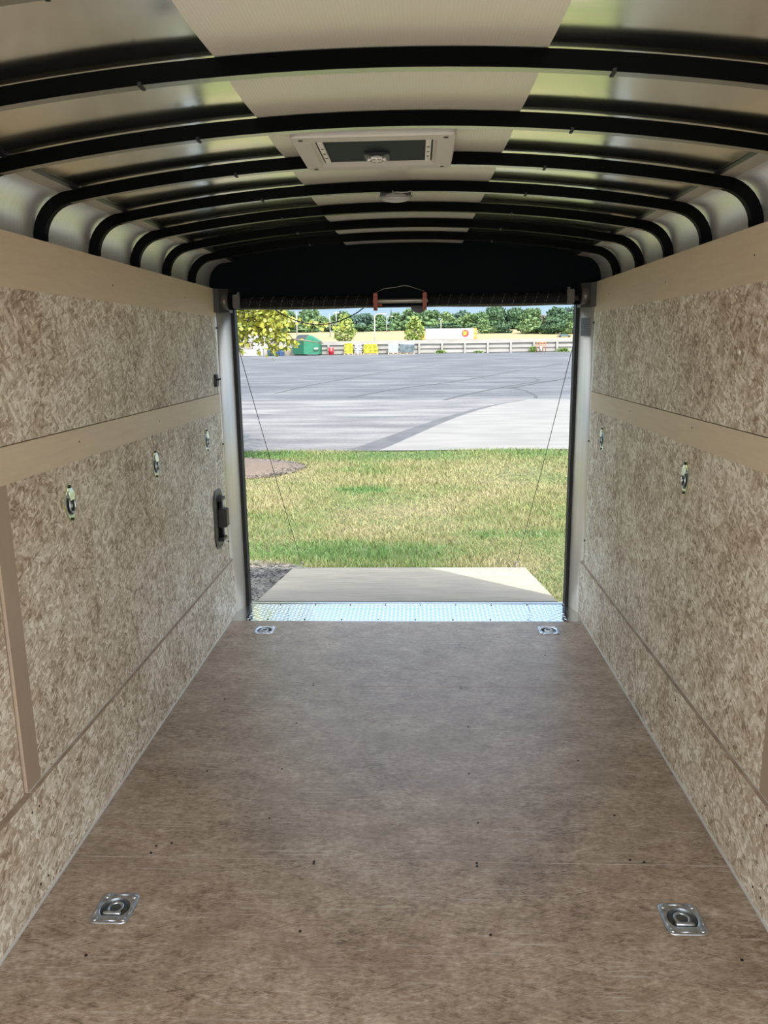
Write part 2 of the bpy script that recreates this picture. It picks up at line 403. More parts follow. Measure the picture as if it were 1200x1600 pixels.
# ------------------------------------------------------------------ roof
def arch(off=0.0, x0=0, x1=.955, n=24, R=5.4, zc=2.06):
    """points of the bow's lower edge from x0 to x1"""
    out = []
    for i in range(n + 1):
        x = x0 + (x1 - x0) * i / n
        out.append((x, zc - (R - math.sqrt(R * R - x * x)) + off))
    return out
def bow_path():
    half = arch(0, 0, .944, 14)
    xe, ze = half[-1]; a0 = math.atan2(.17, 1) ; r = .105
    cx, cz = xe - r * math.sin(a0) * 0 + 0, ze - r
    pts = half[:]
    for i in range(1, 9):
        t = a0 + (PI / 2 - a0) * i / 8
        pts.append((xe + r * (math.sin(t) - math.sin(a0)), ze - r * (math.cos(a0) - math.cos(t))))
    xl, zl = pts[-1]
    pts.append((xl, 1.872))
    return pts
BP = bow_path()
full = [(-x, z) for x, z in BP[::-1]] + BP[1:]
def offset_path(path, d):
    out = []
    for i, (x, z) in enumerate(path):
        a = path[max(i - 1, 0)]; b = path[min(i + 1, len(path) - 1)]
        tx, tz = b[0] - a[0], b[1] - a[1]; L = math.hypot(tx, tz)
        out.append((x - tz / L * d, z + tx / L * d))
    return out
outer = offset_path(full, .034)
ordn = ['first', 'second', 'third', 'fourth', 'fifth', 'sixth', 'seventh', 'eighth']
proto = None
for i, y in enumerate(BOW_Y):
    if y < 1.1: nm = 'black steel roof bow overhead, nearer than the picture shows'
    if y < 1.1: continue
    k = i - [j for j, q in enumerate(BOW_Y) if q > 1.1][0]
    if proto is None:
        b = thing('roof_bow', '', 'roof bow', (0, y, 0), 'black roof bows')
        mb = MB(); w = .0125
        rings = [[(ix, -w, iz), (ix, w, iz), (ox, w, oz), (ox, -w, oz)] for (ix, iz), (ox, oz) in zip(full, outer)]
        mb.loft(rings, True, True, 0, False); tb = mb.build('bow_tube', [BLACK, BOWFACE], b)
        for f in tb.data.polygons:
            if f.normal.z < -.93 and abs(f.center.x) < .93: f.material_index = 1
        for x in (-.45, .44):
            mb = MB(); z = 2.06 - (5.4 - math.sqrt(5.4 ** 2 - x * x)); mb.box(x - .0035, x + .0035, -w - .001, w + .001, z - .002, z + .006)
            mb.build('wire_clip', RUB, b)
        proto = b
    else:
        b = dup(proto); b.location.y = y
    b['label'] = 'black steel roof bow, %s from the top of the photo' % ordn[k]

# aluminium skin, one gently sagging bay between every two bows
ceil = None
ys_all = [FY] + [y for y in BOW_Y if y > FY] + [4.40]
mb = MB(); rows = []
xs = np.linspace(-.965, .965, 49)
yy = []
for a, b_ in zip(ys_all, ys_all[1:]):
    for t in np.linspace(0, 1, 13)[:-1]: yy.append((a + (b_ - a) * t, t))
yy.append((4.40, 1))
def skin_z(x, t):
    base = 2.06 - (5.4 - math.sqrt(5.4 ** 2 - x * x)) + .040
    return base - .008 * math.sin(PI * t) * (1 - (abs(x) / 1.0) ** 4)
rows = [[(x, y, skin_z(x, t)) for x in xs] for y, t in yy]
mb.loft(rows, False, False, 0, True); ceil = mb.build('ceiling', SKIN); tag(ceil, 'arched bare aluminium ceiling of the trailer', kind='structure')
# ribbed pale liner strip down the middle
def liner_mat():
    mt = bpy.data.materials.new('ribbed_liner'); mt.use_nodes = True; B = NB(mt)
    s = B.sep(B.tc.outputs['Object']); wv = B.math('SINE', B.math('MULTIPLY', s[0], 2 * PI / .0068))
    B.bump(wv, .12, .0006)
    B.color(B.mix(B.math('MULTIPLY', B.math('ADD', wv, 1), .5), (.60, .575, .50), (.63, .605, .53)))
    B.b.inputs['Roughness'].default_value = .28; B.b.inputs['Specular IOR Level'].default_value = .7
    return mt
LINER = liner_mat()
mb = MB(); xl = np.linspace(-.305, .318, 17)
mb.loft([[(x, y, skin_z(x, t) - .003) for x in xl] for y, t in yy], False, False, 0, True)
mb.build('center_liner', LINER, ceil)
for sgn in (-1, 1):
    # flat seam strip and curved cove sheet
    mb = MB(); z0 = skin_z(.93, 0)
    mb.loft([[(sgn * .925, y, z0 - .006), (sgn * .975, y, z0 - .014), (sgn * .978, y, z0 + .02), (sgn * .925, y, z0 + .02)] for y in (FY, 4.40)], True, True, 0, False)
    mb.build('seam_strip', STRIP, ceil)
    mb = MB(); mb.loft([[(sgn * .918, y, z0 - .003), (sgn * .925, y, z0 - .010), (sgn * .925, y, z0 + .01), (sgn * .918, y, z0 + .01)] for y in (FY, 4.40)], True, True, 0, False)
    mb.build('seam_edge', BLACKM, ceil)
    mb = MB(); ring = []
    for i in range(15):
        t = PI / 2 * i / 14
        ring.append((sgn * (.97 + .095 * math.sin(t)), z0 - .012 - .115 * (1 - math.cos(t))))
    ring.append((sgn * 1.066, 1.80))
    mb.loft([[(x, y, z) for x, z in ring] for y in np.linspace(FY, 4.40, 40)], False, False, 0, True)
    mb.build('cove_panel', COVE, ceil)
# outer roof
pth = [(-1.085, 1.85), (-1.085, 1.95)] + [(-1.085 + .13 * (1 - math.cos(t)), 1.95 + .13 * math.sin(t)) for t in np.linspace(.2, PI / 2, 6)]
mid = [(x, 2.16 - x * x / 13) for x in np.linspace(-.9, 0, 8)]
half = pth + mid; fullr = half + [(-x, z) for x, z in half[-2::-1]]
mb = MB(); mb.loft([[(x, y, z) for x, z in fullr] for y in (FY, 4.52)], False, False, 0, True)
o = mb.build('trailer_roof', mat('roof_skin_outer', (.5, .5, .5), .3, 1.)); tag(o, 'outer roof skin of the trailer', kind='structure')

# roof vent
v = thing('roof_vent', 'square pale plastic roof vent with dark green screen and crank knob', 'roof vent', (-.033, 2.212, 2.052))
def frame_loft(mb, rects, mi=0, smooth=False):
    """rects: list of (hx,hy,r,z) rounded rectangles"""
    rings = []
    for hx, hy, r, z in rects:
        ring = []
        for cx, cy, a0 in ((hx - r, hy - r, 0), (-hx + r, hy - r, PI / 2), (-hx + r, -hy + r, PI), (hx - r, -hy + r, 3 * PI / 2)):
            for i in range(5):
                a = a0 + PI / 2 * i / 4; ring.append((cx + r * math.cos(a), cy + r * math.sin(a), z))
        rings.append(ring)
    mb.loft(rings, True, False, mi, smooth); return mb
mb = MB(); frame_loft(mb, [(.206, .184, .022, .030), (.206, .184, .022, .004), (.203, .181, .02, 0), (.160, .138, .012, 0), (.155, .125, .010, .005), (.150, .118, .008, .007), (.150, .118, .008, .02)]); mb.build('bezel', WHITEP, v)
MB().box(-.150, .150, -.118, .118, .009, .012).build('screen', SCREEN, v)
for s_ in (-1, 1):
    mb = MB(); mb.box(s_ * .138 - .007, s_ * .138 + .007, -.112, .112, .004, .009); mb.build('side_rail', WHITE2, v)
    for j in (-1, 0, 1):
        mb = MB(); mb.cyl((s_ * .138, j * .05, .003), (s_ * .138, j * .05, .0045), .0035, 8); mb.build('screw', SCREW, v)
mb = MB(); mb.box(-.034, .034, .01, .085, .002, .009, 0, .002); mb.build('crank_box', BLACKM, v)
mb = MB(); mb.cyl((0, .03, -.008), (0, .03, .003), .010, 16); mb.cyl((0, .03, -.010), (0, .03, -.003), .020, 12)
for k in range(6):
    a = k * PI / 3; mb.cyl((.019 * math.cos(a), .03 + .019 * math.sin(a), -.010), (.019 * math.cos(a), .03 + .019 * math.sin(a), -.003), .007, 8)
kn = mb.build('crank_knob', WHITE2, v)
for sx_ in (-1, 1):
    for sy_ in (-1, 1):
        mb = MB(); mb.cyl((sx_ * .18, sy_ * .158, -.0015), (sx_ * .18, sy_ * .158, .002), .006, 10); mb.build('screw', SCREW, v)
# backing box of the vent
mb = MB(); mb.box(-.19, .19, -.17, .17, .038, .075); mb.build('vent_box', HEAD, v)

# dome light
v = thing('dome_light', 'clear oval dome light mounted under a bow on the ceiling', 'lamp', (.004, 2.79, 2.056))
mb = MB(); mb.sphere((0, 0, -.008), .058, 20, 0, (1, .55, .22)); mb.build('base', mat('lamp_base', (.22, .21, .19), .4), v)
LENS = mat('lamp_lens', (.85, .85, .80), .12); LENS.node_tree.nodes['Principled BSDF'].inputs['Transmission Weight'].default_value = .6
mb = MB(); mb.sphere((0, 0, -.013), .050, 20, 0, (1, .55, .30)); mb.build('lens', LENS, v)
mb = MB(); mb.box(-.052, .052, -.026, .026, -.010, .0); mb.build('mount', BLACKM, v)
mb = MB(); mb.tube([(-.01, -.03, -.004), (.0, -.035, .0), (.02, -.036, -.002), (.04, -.034, -.001), (.05, -.028, .002), (.052, -.022, .006)], .0013, 5)
mb.tube([(-.01, -.03, -.004), (-.008, -.036, .003), (-.012, -.03, .006)], .0012, 5); mb.build('wire', mat('white_wire', (.5, .48, .42), .4), v)

# ------------------------------------------------------------------ rear frame and door opening
dr = MB().box(-1.07, 1.07, 4.36, 4.52, 1.765, 1.80).build('door_1', HEAD); tag(dr, 'dark rear door frame of the trailer', kind='structure')
# black header closing the arch above the opening
mb = MB(); top = [(x, skin_z(x, 0) + .03) for x in np.linspace(-.96, .96, 25)]
prof = [(-1.08, 1.78), (-1.08, 1.93), (-1.05, 2.01), (-.985, 2.05)] + top[1:-1] + [(.985, 2.05), (1.05, 2.01), (1.08, 1.93), (1.08, 1.78)]
mb.prism([(x, 4.37, z) for x, z in prof], (0, .13, 0)); mb.build('header_panel', HEAD, dr)
mb = MB(); mb.tube([(x, 4.36, 1.762) for x in (-.97, .97)], .006, 8); mb.build('header_lip', BLACKM, dr)
for sgn in (-1, 1):
    s_ = sgn
    # slanting aluminium post with a rounded inner corner
    pl = [(1.07, 4.33), (1.046, 4.325), (1.024, 4.345), (1.006, 4.385), (.992, 4.44), (.984, 4.50), (.983, 4.55), (1.085, 4.55), (1.085, 4.40)]
    mb = MB(); mb.prism([(s_ * x, y, -.02) for x, y in pl], (0, 0, 1.82), 0, True); mb.build('post', FRAMEALU, dr)
    mb = MB(); mb.prism([(s_ * x, y, .06) for x, y in ((1.05, 4.318), (1.038, 4.316), (1.03, 4.322), (1.028, 4.345), (1.05, 4.345))], (0, 0, 1.68)); mb.build('post_edge', ALU, dr)
    # dark cap at the top of the post (spring mounting box)
    mb = MB(); mb.prism([(s_ * x, y, 1.742) for x, y in ((1.066, 4.30), (1.0, 4.30), (.955, 4.34), (.95, 4.40), (1.066, 4.40))], (0, 0, .125), 0); mb.build('corner_cap', mat('dark_cap', (.05, .048, .045), .35, .3), dr)
    mb = MB(); mb.cyl((s_ * .955, 4.35, 1.80), (s_ * 1.0, 4.35, 1.80), .05, 24); mb.build('spring_drum', mat('dull_drum', (.12, .11, .10), .35, .5), dr)
    # rubber gasket
    mb = MB(); mb.box(*sorted((s_ * .965, s_ * .985)), 4.50, 4.575, -.01, 1.77, 0, .004); mb.build('door_gasket', RUB, dr)
    mb = MB(); mb.box(*sorted((s_ * .973, s_ * .987)), 4.575, 4.60, -.03, 1.80); mb.build('outer_edge', mat('white_edge_paint', (.75, .75, .74), .4), dr)
    for z in (.45, 1.02, 1.66):
        mb = MB(); mb.sphere((s_ * 1.026, 4.322, z), .005, 8); mb.build('screw', SCREW, dr)
# spring assembly
sp = thing('door_spring_bar', 'black coil spring bar with stencil stripes across the top of the rear opening', 'door spring', (0, 4.33, 1.790))
mb = MB(); mb.cyl((-.93, 0, 0), (.94, 0, 0), .0125, 14); mb.build('shaft', STEEL, sp)
def helix(mb, x0, x1, R, pitch, r, seg=5, per=12, a0=0, frac=None):
    n = int((x1 - x0) / pitch * per); pts = []
    for i in range(n + 1):
        a = 2 * PI * i / per + a0; x = x0 + (x1 - x0) * i / n
        pts.append((x, R * math.sin(a), R * math.cos(a)))
    if frac is None: mb.tube(pts, r, seg)
    else:
        i = 0
        while i < n:
            q = pts[i:i + frac[0] + 1]
            if len(q) > 1: mb.tube(q, r, 4)
            i += frac[1]
for a, b_ in ((-.885, -.165), (.135, .875)):
    mb = MB(); helix(mb, a, b_, .027, .0085, .0042, 6, 14); mb.cyl((a, 0, 0), (b_, 0, 0), .0265, 16); c = mb.build('coil_spring', SPRINGM, sp)
    mb = MB(); helix(mb, a + .02, b_ - .02, .0310, .058, .0012, 4, 40, 1.0, (2, 4)); mb.build('stencil_stripe', STRIPE, c)
    mb = MB(); mb.tube([(x, -.012, -.032 - .006 * math.sin(PI * (x - a) / (b_ - a))) for x in np.linspace(a, b_, 20)], .002, 5); mb.build('safety_cable', STEEL, sp)
for x, lab in ((-.148, 0), (.117, 1)):
    mb = MB(); mb.box(x - .011, x + .011, -.034, -.022, -.052, .040, 0, .002); mb.box(x - .010, x + .010, -.03, .03, -.035, .035, 0, .003); br = mb.build('tension_bracket', ORANGE, sp, label='orange painted bracket')
    for zz, rb in ((-.040, .006), (.018, .004)):
        mb = MB(); mb.cyl((x, -.037, zz), (x, -.033, zz), rb, 8); mb.build('bolt', mat('rust_bolt', (.12, .02, .01), .5), br)
mb = MB(); mb.cyl((-.14, -.026, -.022), (-.112, -.026, -.022), .0055, 8); mb.build('set_peg', ORANGE, sp, label='orange peg')
mb = MB(); mb.tube([(-.148, -.03, .042), (-.10, -.032, .062), (-.04, -.03, .068), (.0, -.03, .076), (.03, -.03, .074), (.117, -.03, .045)], .0016, 5); mb.build('bent_wire', STEEL, sp)
for s_, x in ((-1, -.905), (1, .895)):
    mb = MB(); mb.box(x - .02, x + .02, -.03, .03, -.03, .045, 0, .004); mb.cyl((x, -.034, .02), (x, -.028, .02), .008, 8); mb.cyl((x - s_ * .012, -.03, .05), (x - s_ * .012, .0, .05), .007, 8)
    mb.build('end_bracket', mat('cast_bracket', (.09, .085, .075), .4, .6), sp)
# round black latch guard hanging just below the header
mb = MB(); mb.cyl((.085, 4.42, 1.775), (.085, 4.44, 1.775), .047, 28)
o = mb.build('latch_guard', BLACKM); tag(o, 'round black disc hanging below the header beside the right orange bracket', 'latch guard')

# door sill
sl = thing('door_sill', 'shiny aluminium tread plate sill along the rear edge of the floor', 'door sill', (0, DE, 0))
mb = MB(); mb.box(-.93, .945, .001, .30, -.02, .0015)
# raised lozenges, alternately turned
def tread(mb, x0, x1, y0, y1, p=.0245):
    j = 0; y = y0
    while y < y1:
        x = x0; i = 0
        while x < x1:
            a = PI / 4 if (i + j) % 2 else -PI / 4
            c, s_ = math.cos(a), math.sin(a); L, w_ = .0125, .0036
            V = [mb.bm.verts.new((x + dx * c - dy * s_, y + dx * s_ + dy * c, dz)) for dx, dy, dz in ((-L, 0, .0015), (0, -w_, .0015), (L, 0, .0015), (0, w_, .0015), (-L * .5, 0, .0024), (L * .5, 0, .0024))]
            for q in ((0, 1, 4), (1, 5, 4), (1, 2, 5), (2, 3, 5), (3, 4, 5), (3, 0, 4)): mb.bm.faces.new([V[k] for k in q])
            x += p; i += 1
        y += p; j += 1
tread(mb, -.915, .935, .015, .295)
mb.build('tread_plate', TREAD, sl)
for a, b_ in ((-1.03, -.931), (.946, 1.03)):
    MB().box(a, b_, .001, .33, -.02, .001).build('side_plate', ALU, sl)
MB().box(-.985, .985, .305, .335, -.03, .004).build('rear_lip', ALU, sl)
MB().box(-.985, .985, .336, .365, -.06, -.012).build('hinge_gap', RUB, sl)
for x in np.linspace(-.80, .92, 9):
    for y in (.025, .285):
        mb = MB(); mb.cyl((x + (.03 if y > .1 else 0), y, .001), (x + (.03 if y > .1 else 0), y, .0045), .0045, 8); mb.build('screw', SCREW, sl)

# ------------------------------------------------------------------ fittings
def d_ring_floor():
    v = thing('floor_tie_down', '', 'tie-down ring', (0, 0, 0), 'square tie-down rings in the floor')
    mb = MB(); H = .055; V_ = .060
    rings = []
    AN = [2 * PI * (k + .5) / 48 for k in range(48)]
    def rr(hx, hy, r, z):
        out = []
        for t in AN:
            c, s_ = abs(math.cos(t)), abs(math.sin(t)); q = min(hx / c, hy / s_)
            if q * c > hx - r and q * s_ > hy - r:
                cx, cy = hx - r, hy - r; bb = c * cx + s_ * cy
                q = bb + math.sqrt(max(0, bb * bb - (cx * cx + cy * cy - r * r)))
            out.append((q * math.cos(t), q * math.sin(t), z))
        return out
    def dd(r, z):
        return [(r * math.cos(t), max(r * math.sin(t), -.72 * r), z) for t in AN]
    PAN = mat('pan_zinc_shaded', (.20, .22, .23), .38, .9)  # darker zinc puts the shade inside the recess into the colour
    pm = MB(); pm.loft([dd(.0412, .0022), dd(.041, .002), dd(.038, -.006), dd(.033, -.014), dd(.028, -.0165), dd(.002, -.0165)], True, False, 0, True); pm.build('recess_pan', PAN, v)
    mb.loft([rr(H, V_, .018, 0), rr(H, V_, .018, .0022), rr(H - .003, V_ - .003, .016, .0035), dd(.0435, .0035), dd(.041, .002)], True, False, 0, True)
    for x0, y0, x1, y1 in ((-.022, .052, .022, .052), (-.022, -.051, .022, -.051), (-.048, -.025, -.048, .025), (.048, -.025, .048, .025)):
        mb.tube([(x0, y0, .0035), (x1, y1, .0035)], .0022, 6)
    mb.build('plate', ZINC, v)
    for sx_ in (-1, 1):
        for sy_ in (-1, 1):
            mb = MB(); mb.sphere((sx_ * .040, sy_ * .045, .0033), .0085, 12, 0, (1, 1, .5), True); mb.build('bolt_head', ZINC, v)
    mb = MB(); n = 20
    mb.tube([(.0195 * math.cos(2 * PI * k / n), .003 + .021 * math.sin(2 * PI * k / n), -.001) for k in range(n)], .0046, 8, 0, True, True); mb.build('ring', ZINC, v)
    mb = MB(); mb.tube([(-.024, -.022, .0005), (-.02, -.022, .0025), (.02, -.022, .0025), (.024, -.022, .0005)], .0058, 8); mb.build('ring_clamp', ZINC, v)
    return v
fr = d_ring_floor()
lab = ['zinc square tie-down ring in the floor at lower left', 'zinc square tie-down ring in the floor at lower right',
       'zinc square tie-down ring in the floor near the left end of the sill', 'zinc square tie-down ring in the floor near the right end of the sill']
for i, ((x, y), l) in enumerate(zip(RING, lab)):
    o = fr if i == 0 else dup(fr); o.location = (x, y, 0.0005); o['label'] = l

def d_ring_wall():
    """built in the YZ plane facing +X"""
    v = thing('wall_tie_down', '', 'tie-down ring', (0, 0, 0), 'oval tie-down rings on the walls')
    def eye(k, x):
        prof = [(.0625, .004), (.060, .009), (.052, .0155), (.038, .0265), (.024, .0365), (.012, .0415), (0, .043)]
        up = [(x, w_ * k, z_ * (1 - (1 - k) * .6)) for z_, w_ in prof]
        up += [(x, a_, -b_) for _, a_, b_ in up[-2::-1]]
        return up + [(x, -a_, b_) for _, a_, b_ in up[::-1]]
    def oval(hy, hz, x, n=28): return [(x, hy * math.sin(2 * PI * k / n), hz * math.cos(2 * PI * k / n)) for k in range(n)]
    mb = MB(); mb.loft([eye(1, 0), eye(1, .004), eye(.95, .0055)], True, True, 0, False)
    mb.build('plate', YZINC, v)
    mb = MB(); mb.loft([oval(.037, .043, .0052), oval(.035, .041, .0072), oval(.033, .039, .0064), oval(.032, .038, .0056)], True, False, 0, True); mb.build('rim', ZINC, v)
    mb = MB(); mb.loft([oval(.0325, .0385, .0059), oval(.002, .002, .0059)], True, False, 0); mb.build('recess', mat('recess_shade', (.035, .038, .04), .35, .6), v)  # flat disc; the shade of a recess is painted on as dark metal
    mb = MB(); pts = [(.010, .019 * math.cos(a), -.010 + .020 * math.sin(a)) for a in np.linspace(PI * 1.0, PI * 2.0, 12)]
    pts = [(.010, -.017, .018)] + pts + [(.010, .017, .018)]; mb.tube(pts, .0032, 8); mb.build('ring', ZINC, v)
    mb = MB(); mb.loft([[(.005, -.009, .048), (.005, .009, .048), (.0085, .009, .048), (.0085, -.009, .048)], [(.007, -.015, .034), (.007, .015, .034), (.012, .015, .034), (.012, -.015, .034)], [(.006, -.017, .010), (.006, .017, .010), (.013, .017, .010), (.013, -.017, .010)]], True, True, 0, False)
    mb.build('ring_clamp', YZINC, v)
    mb = MB(); mb.cyl((.006, -.008, -.008), (.012, -.008, -.008), .006, 8); mb.build('peg', ZINC, v)
    for z in (-.0525, .0525):
        mb = MB(); mb.cyl((.003, 0, z), (.010, 0, z), .0055, 6); mb.build('screw', SCREW, v)
    return v
wr = d_ring_wall()
spots = [(-1, 2.357, 1.079, 'oval zinc tie-down ring on the left wall, nearest of the three there'),
         (-1, 3.177, 1.079, 'oval zinc tie-down ring on the left wall, middle of the three there'),
         (-1, 3.987, 1.081, 'oval zinc tie-down ring on the left wall, farthest of the three there'),
         (1, 4.013, 1.070, 'oval zinc tie-down ring on the right wall, near the rear post'),
         (1, 2.757, 1.078, 'oval zinc tie-down ring on the right wall, nearer of the two there')]
for i, (s_, y, z, l) in enumerate(spots):
    o = wr if i == 0 else dup(wr); o.location = (s_ * X, y, z); o.rotation_euler = (0, 0, 0 if s_ < 0 else PI); o['label'] = l

# black latch on the left wall
v = thing('door_latch', 'black recessed door latch on the left wall below the tie-down rings', 'latch', (-X, 4.135, .628))
def rr2(hy, hz, r, x, n=6):
    out = []
    for cy, cz, a0 in ((hy - r, hz - r, 0), (-hy + r, hz - r, PI / 2), (-hy + r, -hz + r, PI), (hy - r, -hz + r, 3 * PI / 2)):
        for i in range(n):
            a = a0 + PI / 2 * i / (n - 1); out.append((x, cy + r * math.cos(a), cz + r * math.sin(a)))
    return out
mb = MB(); mb.loft([rr2(.095, .165, .07, 0), rr2(.095, .165, .07, .006), rr2(.09, .16, .066, .009), rr2(.045, .12, .02, .009), rr2(.042, .117, .018, .002), rr2(.002, .002, .001, .002)], True, False, 0, True)
mb.build('plate', mat('latch_plate', (.05, .05, .045), .35), v)
mb = MB(); mb.cyl((.014, .01, -.11), (.014, .01, .11), .013, 14); mb.build('spindle', BLACKM, v)
mb = MB(); mb.box(.0, .05, -.01, .055, -.05, .055, 0, .006); mb.build('lever', mat('latch_lever', (.03, .025, .022), .4), v)
for z in (-.112, .112):
    mb = MB(); mb.box(.0, .034, -.035, .045, z - .010, z + .010, 0, .003); mb.build('end_stop', BLACKM, v)
# small switch
v = thing('light_switch', 'small black toggle switch high on the left wall by the post', 'switch', (-X, 4.238, 1.378))
mb = MB(); mb.box(0, .016, -.024, .024, -.034, .034, 0, .004); mb.build('switch_body', BLACKM, v)
mb = MB(); mb.cyl((.012, .0, .004), (.034, .0, .010), .006, 8, 0, .004); mb.build('toggle', BLACKM, v)
for z in (-.022, .024):
    mb = MB(); mb.cyl((.015, 0, z), (.018, 0, z), .004, 8); mb.build('screw', STEEL, v)
# certification placard on the right post
v = thing('placard', 'small grey printed placard at the top of the right rear post', 'sticker', (1.006, 4.365, 1.640))
mb = MB(); a = Vector((-.030, .075, 0)).normalized()
mb.obox((0, 0, 0), (.085, .0012, .098), a, (a.y, -a.x, 0)); mb.build('sheet', mat('placard_grey', (.16, .16, .17), .5), v)
mb = MB(); nrm = Vector((-a.y, a.x, 0))
for k in range(9):
    z = .040 - k * .0098; wds = random.uniform(.02, .033)
    mb.obox(Vector((0, 0, z)) + nrm * .0012 + a * (wds - .034), (wds * 2, .0006, .0028), a, (a.y, -a.x, 0))
mb.build('print', mat('placard_ink', (.035, .035, .04), .5), v)
v.location = (.9985, 4.400, 1.640)
# white hole plug on the right wall
mb = MB(); mb.cyl((0, 0, 0), (-.003, 0, 0), .006, 10); o = mb.build('hole_plug', mat('plug_white', (.85, .85, .85), .4)); o.location = (X, 2.38, 1.52)
tag(o, 'tiny white plug in the upper right wall panel', 'plug')

# ------------------------------------------------------------------ ramp and its cables
rp_ = thing('ramp_door', 'weathered plywood ramp door lowered onto the grass behind the sill', 'ramp', (0, 4.592, -.006))
ang = math.atan2(-.196, 1.41)
def rampmat():
    mt = bpy.data.materials.new('weathered_ply'); mt.use_nodes = True; B = NB(mt)
    a = B.noise(B.mapping((4, 26, 4)), 1, 5, .6); b = B.noise(B.mapping((1.6, 5, 1.6)), 1, 3)
    f = B.math('ADD', B.math('MULTIPLY', a, .6), B.math('MULTIPLY', b, .4))
    B.color(B.ramp(f, [(.32, (.20, .175, .14)), (.5, (.30, .26, .20)), (.68, (.36, .31, .235))])); B.b.inputs['Roughness'].default_value = .7
    return mt
RL = 1.435
mb = MB(); mb.box(-.938, .938, 0, RL, -.022, 0, 0, .0015); pn = mb.build('ramp_panel', [rampmat(), EDGE], rp_)
mb = MB(); mb.box(-.95, .95, .0, RL, -.060, -.0225); mb.build('ramp_frame', BLACK, rp_)
mb = MB(); mb.box(-.93, .93, RL, RL + .004, -.06, 0); mb.build('end_channel', ALU, rp_)
for x, y in ((-.885, RL - .05), (.885, RL - .05), (-.80, RL - .04), (.8, RL - .12), (.55, RL - .28), (.66, RL - .28), (.50, RL - .1)):
    mb = MB(); mb.cyl((x, y, -.001), (x, y, .0025), .008, 8); mb.build('bolt', STEEL, rp_)
for s_ in (-1, 1):
    mb = MB(); mb.box(s_ * .865 - .006, s_ * .865 + .006, RL - .02, RL - .008, 0, .04); mb.sphere((s_ * .865, RL - .014, .043), .011, 8); mb.build('cable_eye', STEEL, rp_)
rp_.rotation_euler = (ang, 0, 0)
for s_, side in ((-1, 'left'), (1, 'right')):
    end = Vector((s_ * .865, 4.592 + 1.40, -.155)); st = Vector((s_ * .99 if s_ < 0 else .992, 4.60, 1.62))
    mb = MB(); mb.tube([st.lerp(end, t) + Vector((0, 0, -.03 * math.sin(PI * t))) for t in np.linspace(0, 1, 12)], .0022, 5)
    o = mb.build('ramp_cable', SCREW); tag(o, 'thin dark cable from the %s post down to the ramp corner' % side, 'cable', 'ramp cables')
# slack cord under the header
mb = MB(); pts = []
for t in np.linspace(0, 1, 16):
    x = -.745 + .52 * t; pts.append((x, 4.545, 1.768 - .092 * math.sin(PI * t) ** .85))
mb.tube(pts, .0032, 6); o = mb.build('slack_cord', RUB); tag(o, 'slack black cord sagging below the header on the left', 'cord')

# ------------------------------------------------------------------ ground
def gz(y):
    if y < 13.4: return -.25
    if y < 70: return -.25 + (y - 13.4) * 1.10 / 56.6
    if y < 230: return .85 + (y - 70) * 2.15 / 160
    return 3.0 + min(y - 230, 75) * 4.0 / 75
def ground(name, xs, ys, m_, dz=0, label=None):
    mb = MB(); mb.loft([[(x, y, gz(y) + dz) for x in xs] for y in ys], False, False, 0, False)
    o = mb.build(name, m_); tag(o, label, kind='structure'); return o
def lawn_mat():
    mt = bpy.data.materials.new('lawn_soil'); mt.use_nodes = True; B = NB(mt)
    a = B.noise(B.mapping(), 1.1, 5, .6); b = B.noise(B.mapping(), 40, 3)
    f = B.math('ADD', B.math('MULTIPLY', a, .75), B.math('MULTIPLY', b, .25))
    B.color(B.ramp(f, [(.36, (.045, .08, .018)), (.5, (.085, .09, .032)), (.62, (.12, .105, .055))])); B.b.inputs['Roughness'].default_value = .9
    return mt
LAWN = lawn_mat()
ground('lawn', (-60, 60), (-40, 13.5), LAWN, -.012, 'patchy dry lawn behind the trailer')
BOUNCE = mat('pale_bounce_ground', (.42, .40, .36), .9, noise=(8, (.50, .48, .44), 4))
ground('bounce_ground', (-14, 14), (-16, -.9), BOUNCE, -.004, 'pale unseen ground added in front of the trailer to bounce light in')  # unseen pale ground, added to bounce sunlight into the trailer
def asphalt_mat():
    mt = bpy.data.materials.new('asphalt'); mt.use_nodes = True; B = NB(mt)
    o = B.tc.outputs['Object']
    fine = B.noise(B.mapping((12, 12, 12)), 1, 4, .7)
    st = B.noise(B.mapping((.3, 1.5, .3), (0, 0, .08)), 1, 7, .72); st2 = B.noise(B.mapping((.3, .5, .3), (0, 0, -.35)), 1, 4, .6)
    s = B.sep(o)
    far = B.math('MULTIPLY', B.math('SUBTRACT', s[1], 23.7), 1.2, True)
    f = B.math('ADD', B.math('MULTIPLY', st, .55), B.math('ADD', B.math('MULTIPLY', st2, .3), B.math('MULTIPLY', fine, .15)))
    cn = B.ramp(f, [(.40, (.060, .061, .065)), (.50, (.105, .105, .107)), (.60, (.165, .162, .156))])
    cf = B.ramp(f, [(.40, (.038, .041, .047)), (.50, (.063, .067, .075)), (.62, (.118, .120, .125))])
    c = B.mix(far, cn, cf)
    # dark sealed joint between the two pavings
    e = B.math('MULTIPLY', B.math('LESS_THAN', B.math('ABSOLUTE', B.math('SUBTRACT', s[1], 23.8)), .12), .5); c = B.mix(e, c, (.045, .045, .048))
    B.color(c); B.b.inputs['Roughness'].default_value = .85; B.bump(fine, .2, .01)
    return mt
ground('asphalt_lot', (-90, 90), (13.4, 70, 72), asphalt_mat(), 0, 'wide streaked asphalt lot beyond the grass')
def on_lot(u_, v_):
    d = fw + cr * ((u_ - 600) / F) - cu * ((v_ - 800) / F); d = d / d.y; k = 1.10 / 56.6
    y = (1.553 + .25 + 13.4 * k) / (k - d.z); return Vector((.0727 + d.x * y, y, gz(y) + .006))
